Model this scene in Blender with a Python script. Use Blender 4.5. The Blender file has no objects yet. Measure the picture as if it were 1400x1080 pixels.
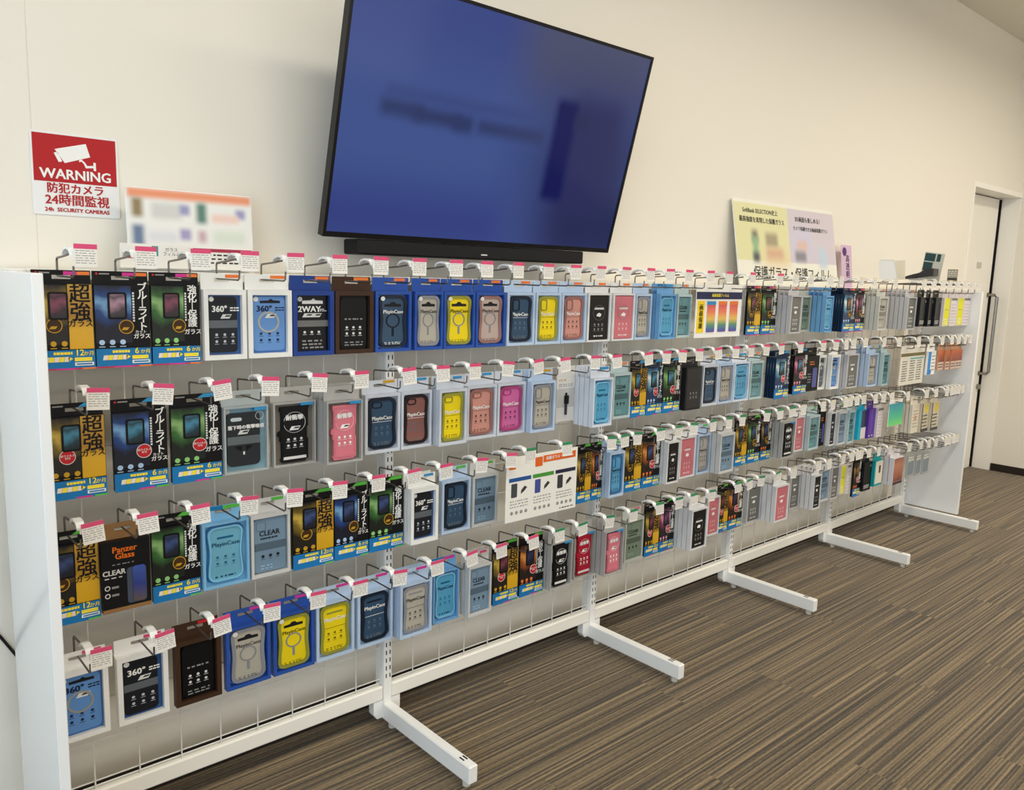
import bpy, bmesh, math, random
from mathutils import Matrix, Vector
random.seed(4)
C = bpy.context.scene
COL = C.collection
PI = math.pi

# ------------------------------------------------------------------ camera
def set_camera():
    yaw, pitch, roll, f = 0.7296, -0.1484, 0.0300, 1108.68
    fw = Vector((math.sin(yaw)*math.cos(pitch), math.cos(yaw)*math.cos(pitch), math.sin(pitch)))
    r0 = fw.cross(Vector((0, 0, 1))).normalized()
    u0 = r0.cross(fw)
    c, s = math.cos(roll), math.sin(roll)
    r = c*r0 + s*u0
    u = -s*r0 + c*u0
    cam = bpy.data.cameras.new('camera')
    cam.sensor_fit = 'HORIZONTAL'; cam.sensor_width = 36
    cam.lens = f/1400*36
    cam.clip_start = 0.05
    o = bpy.data.objects.new('camera', cam); COL.objects.link(o)
    o.matrix_world = Matrix(((r.x, u.x, -fw.x, -0.3247), (r.y, u.y, -fw.y, -1.9242),
                             (r.z, u.z, -fw.z, 1.3649), (0, 0, 0, 1)))
    C.camera = o
set_camera()

# ------------------------------------------------------------------ light and exposure
w = bpy.data.worlds.new('world'); C.world = w; w.use_nodes = True
w.node_tree.nodes['Background'].inputs[0].default_value = (0.80, 0.90, 1.0, 1)
w.node_tree.nodes['Background'].inputs[1].default_value = 0.6
def area(name, loc, rot, sx, sy, power, col, spread=180):
    l = bpy.data.lights.new(name, 'AREA'); l.shape = 'RECTANGLE'; l.size = sx; l.size_y = sy
    l.energy = power; l.color = col; l.spread = math.radians(spread)
    o = bpy.data.objects.new(name, l); COL.objects.link(o); o.location = loc; o.rotation_euler = rot
    return o
area('daylight_left_window', (-2.5, -2.3, 1.5), (0, -PI/2, 0), 2.4, 3.6, 105, (0.58, 0.79, 1.0))
area('daylight_front_window', (1.2, -6.4, 1.5), (PI/2, 0, 0), 8.0, 2.4, 100, (1.0, 0.97, 0.94))
for x, y, pw in ((-1.0, -1.35, 18), (0.7, -1.35, 25), (2.4, -1.35, 27), (4.1, -1.35, 26), (5.4, -1.6, 36), (-0.5, -3.8, 18), (2.4, -3.8, 24), (4.6, -3.4, 42)):
    area('ceiling_lamp_light', (x, y, 2.93), (0, 0, 0), 1.2, 0.3, pw, (1.0, 0.92, 0.79), 172)
C.view_settings.view_transform = 'Standard'
C.view_settings.look = 'None'
C.view_settings.gamma = 1
C.view_settings.use_curve_mapping = False
C.view_settings.exposure = -0.66
C.cycles.use_denoising = True

# ------------------------------------------------------------------ materials
def lin(c):
    return tuple(((v/255)/12.92 if v/255 <= .04045 else ((v/255+.055)/1.055)**2.4) for v in c)
MATS = {}
def M(rgb, rough=.5, metal=0, coat=0, grain=0.0):
    """plain procedural material from an sRGB colour, with a faint noise so that it is never dead flat"""
    k = (tuple(rgb), rough, metal, coat, grain)
    if k in MATS: return MATS[k]
    m = bpy.data.materials.new('mat_%d_%d_%d' % tuple(rgb)); m.use_nodes = True
    nt = m.node_tree; b = nt.nodes['Principled BSDF']
    col = lin(rgb)
    b.inputs['Base Color'].default_value = (*col, 1)
    b.inputs['Roughness'].default_value = rough
    b.inputs['Metallic'].default_value = metal
    b.inputs['Coat Weight'].default_value = coat*.3
    b.inputs['Specular IOR Level'].default_value = .25 if not metal else .5
    b.inputs['Coat Roughness'].default_value = .08
    if grain:
        tc = nt.nodes.new('ShaderNodeTexCoord'); n = nt.nodes.new('ShaderNodeTexNoise')
        n.inputs['Scale'].default_value = 6; n.inputs['Detail'].default_value = 4
        mx = nt.nodes.new('ShaderNodeMix'); mx.data_type = 'RGBA'
        nt.links.new(tc.outputs['Object'], n.inputs['Vector'])
        nt.links.new(n.outputs['Fac'], mx.inputs[0])
        mx.inputs[6].default_value = (*[v*(1-grain) for v in col], 1)
        mx.inputs[7].default_value = (*[min(1, v*(1+grain)) for v in col], 1)
        nt.links.new(mx.outputs[2], b.inputs['Base Color'])
    MATS[k] = m
    return m

def M_soft(name, base, rects, emit=0.0, rough=.5, grads=()):
    """flat print or screen picture made of soft-edged rectangles.
    rects: (cx, cz, half width, half height, softness, sRGB) in the object's own x / z metres"""
    m = bpy.data.materials.new(name); m.use_nodes = True
    nt = m.node_tree; N = nt.nodes.new; L = nt.links.new; b = nt.nodes['Principled BSDF']
    tc = N('ShaderNodeTexCoord'); sp = N('ShaderNodeSeparateXYZ'); L(tc.outputs['Object'], sp.inputs[0])
    def val(v):
        n = N('ShaderNodeRGB'); n.outputs[0].default_value = (*lin(v), 1); return n.outputs[0]
    cur = val(base)
    def axis(sock, c, h, s):
        a = N('ShaderNodeMath'); a.operation = 'SUBTRACT'; L(sock, a.inputs[0]); a.inputs[1].default_value = c
        d = N('ShaderNodeMath'); d.operation = 'ABSOLUTE'; L(a.outputs[0], d.inputs[0])
        r = N('ShaderNodeMapRange'); r.interpolation_type = 'SMOOTHSTEP'
        L(d.outputs[0], r.inputs[0]); r.inputs[1].default_value = h-s; r.inputs[2].default_value = h+s
        r.inputs[3].default_value = 1; r.inputs[4].default_value = 0
        return r.outputs[0]
    for cx, cz, hw, hh, s, rgb in rects:
        p = N('ShaderNodeMath'); p.operation = 'MULTIPLY'
        L(axis(sp.outputs['X'], cx, hw, s), p.inputs[0]); L(axis(sp.outputs['Z'], cz, hh, s), p.inputs[1])
        mx = N('ShaderNodeMix'); mx.data_type = 'RGBA'
        L(p.outputs[0], mx.inputs[0]); L(cur, mx.inputs[6]); L(val(rgb), mx.inputs[7]); cur = mx.outputs[2]
    b.inputs['Roughness'].default_value = rough; b.inputs['Specular IOR Level'].default_value = .22
    if emit:
        b.inputs['Base Color'].default_value = (.004, .004, .006, 1)
        L(cur, b.inputs['Emission Color']); b.inputs['Emission Strength'].default_value = emit
    else:
        L(cur, b.inputs['Base Color'])
    return m

def M_grad(name, stops, axis='Z', lo=-.12, hi=0.0, rough=.35, blotch=0.0):
    """printed colour gradient along one object axis (stops: position, sRGB)"""
    m = bpy.data.materials.new(name); m.use_nodes = True
    nt = m.node_tree; N = nt.nodes.new; L = nt.links.new; b = nt.nodes['Principled BSDF']
    tc = N('ShaderNodeTexCoord'); sp = N('ShaderNodeSeparateXYZ'); L(tc.outputs['Object'], sp.inputs[0])
    r = N('ShaderNodeMapRange'); L(sp.outputs[axis], r.inputs[0]); r.inputs[1].default_value = lo; r.inputs[2].default_value = hi
    src = r.outputs[0]
    if blotch:
        n = N('ShaderNodeTexNoise'); n.inputs['Scale'].default_value = 22; L(tc.outputs['Object'], n.inputs['Vector'])
        a = N('ShaderNodeMath'); a.operation = 'MULTIPLY_ADD'; L(n.outputs['Fac'], a.inputs[0]); a.inputs[1].default_value = blotch
        s = N('ShaderNodeMath'); s.operation = 'SUBTRACT'; L(src, s.inputs[0]); s.inputs[1].default_value = blotch*.5
        L(s.outputs[0], a.inputs[2]); src = a.outputs[0]
    cr = N('ShaderNodeValToRGB'); L(src, cr.inputs[0])
    e = cr.color_ramp.elements
    e[0].position, e[0].color = stops[0][0], (*lin(stops[0][1]), 1)
    e[1].position, e[1].color = stops[-1][0], (*lin(stops[-1][1]), 1)
    for p, c in stops[1:-1]:
        x = e.new(p); x.color = (*lin(c), 1)
    L(cr.outputs[0], b.inputs['Base Color']); b.inputs['Roughness'].default_value = rough
    return m

# ------------------------------------------------------------------ mesh helpers
class MB:
    def __init__(s): s.v = []; s.f = []; s.m = []; s.mats = []
    def mi(s, mat):
        if mat not in s.mats: s.mats.append(mat)
        return s.mats.index(mat)
    def add(s, verts, faces, mat):
        o = len(s.v); i = s.mi(mat)
        s.v += [tuple(v) for v in verts]
        for f in faces: s.f.append([o+k for k in f]); s.m.append(i)
    def box(s, x0, x1, y0, y1, z0, z1, mat):
        s.add([(x0,y0,z0),(x1,y0,z0),(x1,y1,z0),(x0,y1,z0),(x0,y0,z1),(x1,y0,z1),(x1,y1,z1),(x0,y1,z1)],
              [(0,3,2,1),(4,5,6,7),(0,1,5,4),(1,2,6,5),(2,3,7,6),(3,0,4,7)], mat)
        return s
    def bevbox(s, x0, x1, y0, y1, z0, z1, mat, b=.003):
        """box with a chamfer round its long front and back rims (12 + rim faces)"""
        def ring(z, i): return [(x0+i,y0,z),(x1-i,y0,z),(x1,y0+i,z),(x1,y1-i,z),(x1-i,y1,z),(x0+i,y1,z),(x0,y1-i,z),(x0,y0+i,z)]
        def inner(z): return [(x0+b,y0+b,z),(x1-b,y0+b,z),(x1-b,y0+b,z),(x1-b,y1-b,z),(x1-b,y1-b,z),(x0+b,y1-b,z),(x0+b,y1-b,z),(x0+b,y0+b,z)]
        v = inner(z0)+ring(z0+b, b)+ring(z1-b, b)+inner(z1)
        f = []
        for k in range(3):
            for i in range(8):
                j = (i+1) % 8
                f.append((k*8+i, k*8+j, (k+1)*8+j, (k+1)*8+i))
        f.append(tuple(range(7, -1, -1))); f.append(tuple(range(24, 32)))
        s.add(v, f, mat); return s
    def prism(s, pts, y0, y1, mat, cap=True):
        """outline in x / z (counter-clockwise seen from the front) between y0 (front) and y1 (back)"""
        n = len(pts)
        v = [(x,y0,z) for x,z in pts]+[(x,y1,z) for x,z in pts]
        f = [(i, n+i, n+(i+1)%n, (i+1)%n) for i in range(n)]
        f.append(tuple(range(n)))
        if cap: f.append(tuple(range(2*n-1, n-1, -1)))
        s.add(v, f, mat); return s
    def ring(s, outer, inner, y0, y1, mat):
        n = len(outer)
        v = [(x,y0,z) for x,z in outer]+[(x,y0,z) for x,z in inner]+[(x,y1,z) for x,z in outer]+[(x,y1,z) for x,z in inner]
        f = []
        for i in range(n):
            j = (i+1) % n
            f += [(i,j,n+j,n+i), (i,2*n+i,2*n+j,j), (n+i,n+j,3*n+j,3*n+i)]
        s.add(v, f, mat); return s
    def frame(s, x0, x1, z0, z1, a0, a1, c0, c1, y0, y1, mat):
        """flat rectangle x0..x1, z0..z1 with a rectangular hole a0..a1, c0..c1, front y0, back y1"""
        o = [(x0,z0),(x1,z0),(x1,z1),(x0,z1)]; i = [(a0,c0),(a1,c0),(a1,c1),(a0,c1)]
        v = [(x,y,z) for y in (y0,y1) for x,z in o+i]
        f = []
        for k in range(4):
            l = (k+1) % 4
            f += [(k,l,4+l,4+k), (8+k,12+k,12+l,8+l), (k,8+k,8+l,l), (4+k,4+l,12+l,12+k)]
        s.add(v, f, mat); return s
    def tube(s, pts, r, mat, n=6, cap=True):
        P = [Vector(p) for p in pts]; v = []; f = []
        for i, p in enumerate(P):
            t = (P[min(i+1, len(P)-1)]-P[max(i-1, 0)]).normalized()
            a = t.cross(Vector((0.3, .5, .81)) if abs(t.z) < .9 else Vector((0, 1, 0))).normalized(); b = t.cross(a)
            for k in range(n):
                q = p + r*(math.cos(2*PI*k/n)*a + math.sin(2*PI*k/n)*b); v.append(tuple(q))
        for i in range(len(P)-1):
            for k in range(n):
                l = (k+1) % n
                f.append((i*n+k, i*n+l, (i+1)*n+l, (i+1)*n+k))
        if cap: f += [tuple(range(n-1, -1, -1)), tuple(range((len(P)-1)*n, len(P)*n))]
        s.add(v, f, mat); return s
    def cyl(s, x, y, z0, z1, r, mat, n=12):
        v = [(x+r*math.cos(2*PI*k/n), y+r*math.sin(2*PI*k/n), z) for z in (z0, z1) for k in range(n)]
        f = [(k, (k+1)%n, n+(k+1)%n, n+k) for k in range(n)]+[tuple(range(n-1,-1,-1)), tuple(range(n, 2*n))]
        s.add(v, f, mat); return s
    def mesh(s, name):
        me = bpy.data.meshes.new(name); me.from_pydata(s.v, [], s.f)
        for m in s.mats: me.materials.append(m)
        me.polygons.foreach_set('material_index', s.m); me.update()
        return me
def link(name, me, parent=None, loc=(0,0,0), rot=(0,0,0)):
    o = bpy.data.objects.new(name, me); COL.objects.link(o)
    o.location = loc; o.rotation_euler = rot
    if parent: o.parent = parent
    return o
def obj(name, mb, parent=None, loc=(0,0,0), rot=(0,0,0), label=None, kind=None):
    o = link(name, mb.mesh(name), parent, loc, rot)
    if label: o['label'] = label
    if kind: o['kind'] = kind
    return o
def thing(name, label, cat, loc=(0,0,0), rot=(0,0,0), group=None):
    o = link(name, None, None, loc, rot); o.empty_display_size = .02
    return tag(o, label, cat, group)
def tag(o, label, cat, group=None):
    o['label'] = label; o['category'] = cat
    if group: o['group'] = group
    return o
def rrect(x0, x1, z0, z1, r, n=5, wave=0.0):
    """rounded rectangle outline, counter-clockwise; wave pinches the sides into an S"""
    p = []
    for cx, cz, a in ((x1-r, z0+r, -90), (x1-r, z1-r, 0), (x0+r, z1-r, 90), (x0+r, z0+r, 180)):
        for k in range(n+1):
            t = math.radians(a+90*k/n); p.append((cx+r*math.cos(t), cz+r*math.sin(t)))
        if wave and a in (0-90, 90):                      # points down the long sides
            xs = x1 if a == -90 else x0; sg = 1 if a == -90 else -1
            for k in range(1, 8):
                u = k/8
                z = (z0+r)+(z1-z0-2*r)*u if a == -90 else (z1-r)-(z1-z0-2*r)*u
                v = (z-z0)/(z1-z0)
                p.append((xs - sg*wave*(.5-.5*math.cos(2*PI*min(1, max(0, (v-.12)/.8)))), z))
    return p
def circ(cx, cz, r, n=18):
    return [(cx+r*math.cos(2*PI*k/n), cz+r*math.sin(2*PI*k/n)) for k in range(n)]
def star_quad(cx, cz, w, h, sk):
    return [(cx-w-sk, cz-h), (cx+w-sk, cz-h), (cx+w+sk, cz+h), (cx-w+sk, cz+h)]

TXT = {}
def text(s, size, mat, bold=0.0, align='CENTER', spacing=1.0, line=1.0):
    """lettering as flat geometry standing in the x / z plane, facing -y"""
    k = (s, size, mat.name, bold, align, line)
    if k in TXT: return TXT[k]
    cu = bpy.data.curves.new('lettering', 'FONT'); cu.body = s; cu.size = size; cu.align_x = align
    cu.align_y = 'CENTER'; cu.resolution_u = 2; cu.space_line = line; cu.space_character = spacing
    o = bpy.data.objects.new('lettering', cu); COL.objects.link(o)
    me = bpy.data.meshes.new_from_object(o.evaluated_get(bpy.context.evaluated_depsgraph_get()))
    bpy.data.objects.remove(o); bpy.data.curves.remove(cu)
    V = [(v.co.x, v.co.y) for v in me.vertices]; F = [tuple(q.vertices) for q in me.polygons]
    bpy.data.meshes.remove(me)
    sh = [(0, 0)] if not bold else [(-bold, -bold*.6), (bold, -bold*.6), (-bold, bold*.6), (bold, bold*.6)]   # a heavier weight: the glyphs doubled up
    me = bpy.data.meshes.new('lettering')
    me.from_pydata([(x+a, -.00012*j, z+b) for j, (a, b) in enumerate(sh) for x, z in V], [], [[i+k*len(V) for i in q] for k in range(len(sh)) for q in F]); me.update()
    me.materials.clear(); me.materials.append(mat)
    TXT[k] = me
    return me
def letters(name, s, size, mat, parent, loc, **k):
    return link(name, text(s, size, mat, **k), parent, loc)

# ------------------------------------------------------------------ the room
YW, XR, ZC = 0.12, 6.34, 3.0
def wall_mat(name, rgb):
    m = bpy.data.materials.new(name); m.use_nodes = True
    nt = m.node_tree; N = nt.nodes.new; L = nt.links.new; b = nt.nodes['Principled BSDF']
    tc = N('ShaderNodeTexCoord'); n = N('ShaderNodeTexNoise'); n.inputs['Scale'].default_value = 140; n.inputs['Detail'].default_value = 3
    L(tc.outputs['Object'], n.inputs['Vector'])
    bp = N('ShaderNodeBump'); bp.inputs['Strength'].default_value = .08; bp.inputs['Distance'].default_value = .002
    L(n.outputs['Fac'], bp.inputs['Height']); L(bp.outputs[0], b.inputs['Normal'])
    b.inputs['Base Color'].default_value = (*lin(rgb), 1); b.inputs['Roughness'].default_value = .7
    return m
WALL = wall_mat('painted_wallpaper', (240, 234, 221))
CEIL = wall_mat('ceiling_board', (226, 220, 206))

def floor_mat():
    m = bpy.data.materials.new('striped_carpet'); m.use_nodes = True
    nt = m.node_tree; N = nt.nodes.new; L = nt.links.new; b = nt.nodes['Principled BSDF']
    tc = N('ShaderNodeTexCoord'); sp = N('ShaderNodeSeparateXYZ'); L(tc.outputs['Object'], sp.inputs[0])
    def math_(op, a, v=None, v2=None):
        n = N('ShaderNodeMath'); n.operation = op
        if hasattr(a, 'links'): L(a, n.inputs[0])
        else: n.inputs[0].default_value = a
        for i, q in ((1, v), (2, v2)):
            if q is None: continue
            if hasattr(q, 'links'): L(q, n.inputs[i])
            else: n.inputs[i].default_value = q
        return n.outputs[0]
    # planks 0.25 wide across y and 1.0 long along x, each with its own shift of the stripe pattern
    row = math_('FLOOR', math_('MULTIPLY', sp.outputs['Y'], 4.0))
    px = math_('FLOOR', math_('ADD', sp.outputs['X'], math_('MULTIPLY', row, .37)))
    wn = N('ShaderNodeTexWhiteNoise'); wn.noise_dimensions = '2D'
    cb = N('ShaderNodeCombineXYZ'); L(row, cb.inputs[0]); L(px, cb.inputs[1]); L(cb.outputs[0], wn.inputs['Vector'])
    def stripes(fx, fy, det, seed):
        c = N('ShaderNodeCombineXYZ')
        L(math_('MULTIPLY_ADD', sp.outputs['X'], fx, math_('MULTIPLY', wn.outputs['Value'], 9.0)), c.inputs[0])
        L(math_('MULTIPLY', sp.outputs['Y'], fy), c.inputs[1]); c.inputs[2].default_value = seed
        n = N('ShaderNodeTexNoise'); n.inputs['Scale'].default_value = 1; n.inputs['Detail'].default_value = det
        L(c.outputs[0], n.inputs['Vector']); return n.outputs['Fac']
    a = stripes(.8, 118, 1, 0.0); g = stripes(60, 220, 3, 5.0)
    cr = N('ShaderNodeValToRGB'); L(math_('MULTIPLY_ADD', g, .26, math_('SUBTRACT', a, .13)), cr.inputs[0])
    e = cr.color_ramp.elements
    e[0].position = .33; e[0].color = (*lin((59, 50, 36)), 1)
    e[1].position = .69; e[1].color = (*lin((150, 129, 95)), 1)
    for p, c in ((.45, (88, 74, 53)), (.52, (109, 92, 66)), (.58, (121, 103, 75))):
        x = e.new(p); x.color = (*lin(c), 1)
    L(cr.outputs[0], b.inputs['Base Color']); b.inputs['Roughness'].default_value = .95
    b.inputs['Sheen Weight'].default_value = .2
    bp = N('ShaderNodeBump'); bp.inputs['Strength'].default_value = .6; bp.inputs['Distance'].default_value = .004
    L(math_('ADD', a, g), bp.inputs['Height']); L(bp.outputs[0], b.inputs['Normal'])
    return m

X0, Y0 = -2.6, -6.6
obj('floor', MB().box(X0-.1, XR+.1, Y0-.1, .5, -.1, .013, floor_mat()), kind='structure')
obj('ceiling', MB().box(X0-.1, XR+.1, Y0-.1, .5, ZC, ZC+.1, CEIL), kind='structure')
# back wall: wallpapered in drops with a hairline joint at x = 0.095, and the door recess at its right end
DX, DZ, DY = 5.44, 2.02, .25
wb = MB()
wb.box(X0, .094, YW, .5, 0, ZC, WALL); wb.box(.0955, DX, YW, .5, 0, ZC, WALL)
wb.box(.094, .0955, YW+.0012, .5, 0, ZC, WALL)
wb.box(DX, XR, YW, .5, DZ, ZC, WALL); wb.box(DX, XR, DY+.05, .5, 0, DZ, WALL)
obj('wall_back', wb, kind='structure')
obj('wall_right', MB().box(XR, XR+.1, Y0, .5, 0, ZC, WALL), kind='structure')
def window_wall(name, ax, pos, a0, a1, w0, w1):
    """outer wall (0.1 thick) with one wide opening between z 0.3 and 2.7, where the daylight lamps stand"""
    m = MB()
    def bx(u0, u1, z0, z1):
        if ax == 'x': m.box(pos-.1, pos, u0, u1, z0, z1, WALL)
        else: m.box(u0, u1, pos-.1, pos, z0, z1, WALL)
    bx(a0, a1, 0, .3); bx(a0, a1, 2.7, ZC); bx(a0, w0, .3, 2.7); bx(w1, a1, .3, 2.7)
    obj(name, m, kind='structure')
window_wall('wall_left', 'x', X0, Y0, .5, -4.3, -.4)
window_wall('wall_front', 'y', Y0, X0, XR, -2.2, 5.4)
SKIRT = M((44, 36, 32), .5)
obj('baseboard_back', MB().bevbox(X0, DX-.06, YW-.008, YW-.0005, .0135, .090, SKIRT, .002), kind='structure')
obj('baseboard_right', MB().bevbox(XR-.008, XR-.0005, Y0+.02, YW-.005, .0135, .068, SKIRT, .002), kind='structure')
TRIM = M((250, 247, 238), .4)
t = MB()
t.box(DX-.022, DX, YW-.006, DY+.045, .0135, DZ+.02, TRIM)
t.box(DX, XR-.0005, YW-.006, DY+.045, DZ-.012, DZ+.02, TRIM)
t.box(XR-.014, XR-.0005, YW, DY+.045, .0135, DZ-.012, TRIM)
obj('trim_1', t, kind='structure', label='white door casing set into the back wall')
DOORM = M((248, 244, 234), .4, grain=.02); STEEL = M((150, 144, 136), .25, 1); DARK = M((26, 24, 24), .6)
d = obj('door_1', MB().bevbox(DX+.004, XR-.036, DY, DY+.04, .017, DZ-.02, DOORM, .002), kind='structure', label='plain white door leaf with a long steel pull bar')
obj('door_gap_shade', MB().box(XR-.0190, XR-.0142, DY-.011, DY+.043, .0165, DZ-.02, DARK), d)  # dark strip put on the reveal for the shade of the door gap
obj('door_bottom_shade', MB().box(DX+.004, XR-.036, DY+.006, DY+.034, .0135, .0165, DARK), d)  # dark strip filling the gap below the leaf, its shade put into the colour
hx = XR-.062
obj('pull_handle', MB().tube([(hx,DY,1.315),(hx,DY-.05,1.315),(hx,DY-.066,1.30),(hx,DY-.066,.75),(hx,DY-.05,.735),(hx,DY,.735)], .011, STEEL, 10), d, label='long brushed steel pull bar')
for z in (1.315, .735):
    obj('handle_rosette', MB().prism(circ(hx, z, .018), DY-.006, DY+.001, STEEL), d)
obj('lock_cylinder', MB().prism(circ(hx, .635, .02), DY-.02, DY+.001, STEEL), d)
obj('door_notice', MB().box(6.0, 6.09, DY-.001, DY+.0005, 1.50, 1.545, M((205, 199, 186), .6)), d, label='small pale grey notice stuck on the door')
# ceiling lamps
for x, y in ((-0.9, -1.7), (2.0, -1.7), (4.8, -1.7), (-0.9, -4.2), (2.0, -4.2), (4.8, -4.2)): pass

# ------------------------------------------------------------------ the long display gondola
WH = M((248, 247, 243), .32, coat=.3); WH2 = M((247, 244, 234), .35, coat=.2); SLOT = M((40, 40, 42), .7)
CHROME = M((132, 128, 124), .42, 1); WIRE = M((226, 224, 217), .4); PLAST = M((248, 248, 246), .3)
LAM = M((246, 246, 245), .16, coat=1.0)
g = thing('display_gondola', 'long white wire-mesh display rack with four rows of hooks along the wall', 'display rack', (0, 0, 0))
PY0, PY1, PH = -.287, .088, 1.341
obj('end_panel', MB().bevbox(-.002, .0172, PY0, PY1, .03, PH, LAM, .0015), g, label='glossy white end panel nearest the camera')
obj('end_panel', MB().bevbox(4.567, 4.588, PY0, PY1, .082, PH, LAM, .0015), g, label='white end panel beside the door')
UX = [.018+.9*k for k in range(6)]
slot = MB()
for z in [0.16+.0245*i for i in range(48)]:
    for dx in (.0065, .0195): slot.box(dx, dx+.0035, -.0004, .004, z, z+.013, SLOT)
slot_me = slot.mesh('slot_row')
foot = MB().bevbox(0, .03, -.407, .004, .0305, .081, WH, .003)
for dx in (.008, .019): foot.box(dx, dx+.005, -.372, -.352, .0808, .0813, SLOT)
foot_me = foot.mesh('foot')
glide_me = MB().cyl(0, 0, .0132, .031, .011, M((210, 204, 190), .5)).mesh('glide')
gus_me = []
for sg in (-1, 1):
    x0 = 0 if sg < 0 else .0285
    pts = [(x0, .036), (x0+sg*.020, .036), (x0+sg*.032, .052), (x0+sg*.032, .0915), (x0, .0915)]
    gus_me.append(MB().prism(pts[::sg], .004, .03, WH).mesh('gusset'))
for x in UX:
    u = obj('upright', MB().bevbox(x, x+.0285, 0.0, .046, .0305, 1.345, WH, .002), g)
    s = link('slot_row', slot_me, u, (x, 0, 0)); s['kind'] = 'stuff'
    f = link('foot', foot_me, g, (x-.0007, -.0045, 0))
    link('glide', glide_me, f, (.015, -.378, 0)); link('glide', glide_me, f, (.015, -.02, 0))
    for gm_ in gus_me: link('gusset', gm_, u, (x, 0, 0))
for k in range(5):
    a, b = UX[k]+.029, UX[k+1]-.0005
    obj('beam', MB().bevbox(a, b, .001, .032, .092, .137, WH2, .004), g)
    obj('top_rail', MB().bevbox(a, b, -.0005+.0105, .033, 1.322, 1.346, WH2, .003), g)
    n = obj('mesh_panel', MB().tube([(a+.001,.016,.142),(b-.001,.016,.142)], .0022, WIRE, 6), g)
    for xs in (a+.0024, b-.0024): obj('side_wire', MB().tube([(xs,.016,.1445),(xs,.016,1.3215)], .0022, WIRE, 6), n)
    vw = MB().tube([(0,.012,.1375),(0,.012,1.3215)], .0019, WIRE, 6).mesh('vertical_wire')
    hw = MB().tube([(a+.001,.0158,0),(b-.001,.0158,0)], .0019, WIRE, 6).mesh('horizontal_wire')
    for j in range(9):
        x = .03+.9*k+.1*j
        if a+.012 < x < b-.012: link('vertical_wire', vw, n, (x, 0, 0))
    for j in range(12): link('horizontal_wire', hw, n, (0, 0, .155+.1*j))
obj('top_ledge', MB().bevbox(UX[0], UX[5], .047, .112, 1.328, 1.3445, WH2, .002), g, label='narrow white ledge behind the top rail')

# ------------------------------------------------------------------ hooks with price tags
PINK = M((222, 82, 124), .5); GREENT = M((60, 140, 96), .5); BEIGET = M((226, 218, 196), .5); CARD = M((244, 241, 234), .5)
INK = M((168, 165, 160), .6); CLEARP = M((232, 234, 232), .15, coat=.6); TEAL = M((40, 160, 160), .5)
ZR = {1: 1.368, 2: 1.087, 3: .807, 4: .528}
HK = {}
def hook_meshes(L):
    L = round(L, 2)
    if L in HK: return HK[L]
    yt = -L
    a = MB().tube([(0,.0055,-.036),(0,.0055,-.003),(0,.002,.0015),(0,yt*.5,.006),(0,yt+.012,.011)], .0023, CHROME)
    p = MB().tube([(0,.0055,-.034),(0,.001,-.036),(0,yt+.002,-.036),(0,yt-.005,-.032),(0,yt-.006,-.014)], .0021, CHROME)
    # white tag holder: a bent strip that rides over the tip of the arm
    pr = [(yt+.046,.008),(yt+.037,.016),(yt+.019,.020),(yt-.004,.017),(yt-.0125,.007)]
    h = MB(); w = .008; th = .005
    v = []
    for y, z in pr: v += [(-w,y,z),(w,y,z),(w,y,z+th),(-w,y,z+th)]
    n = len(pr); f = [(3,2,1,0), tuple(range(4*n-4, 4*n))]
    for i in range(n-1):
        for k in range(4): f.append((i*4+k, i*4+(k+1)%4, i*4+4+(k+1)%4, i*4+4+k))
    h.add(v, f, PLAST)
    h.box(-.003, .026, yt-.0165, yt-.0125, -.001, .013, PLAST)
    HK[L] = (a.mesh('support_arm'), p.mesh('hanging_prong'), h.mesh('tag_holder'))
    return HK[L]
TG = {}
def tag_meshes(kind):
    if kind in TG: return TG[kind]
    head = {'p': PINK, 'g': GREENT, 'b': BEIGET}[kind]
    w, z0, z1 = .0215, -.042, .004
    plate = MB().bevbox(-w, w, -.0012, 0, z0, z1, CARD, .0004).mesh('price_tag')
    hd = MB().box(-w, w, -.0018, -.0011, z1-.0095, z1, head).mesh('coloured_header')
    ln = MB()
    rng = random.Random(7)
    for i in range(6):
        z = z1-.013-.0048*i
        x = -w+.003
        while x < w-.006:
            l = rng.uniform(.004, .012); ln.box(x, min(x+l, w-.003), -.0016, -.0011, z-.0011, z+.0004, INK); x += l+rng.uniform(.001, .005)
    TG[kind] = (plate, hd, ln.mesh('price_print'))
    return TG[kind]
ROW = {1: 'top', 2: 'second', 3: 'third', 4: 'bottom'}
BAY = ['leftmost', 'second', 'third', 'fourth', 'rightmost']
ORD = ['first', 'second', 'third', 'fourth', 'fifth', 'sixth', 'seventh', 'eighth', 'ninth', 'tenth', 'eleventh', 'twelfth', 'thirteenth']
HCOUNT = {}
def bay_of(x): return min(4, max(0, int((x-.03)/.9)))
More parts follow.
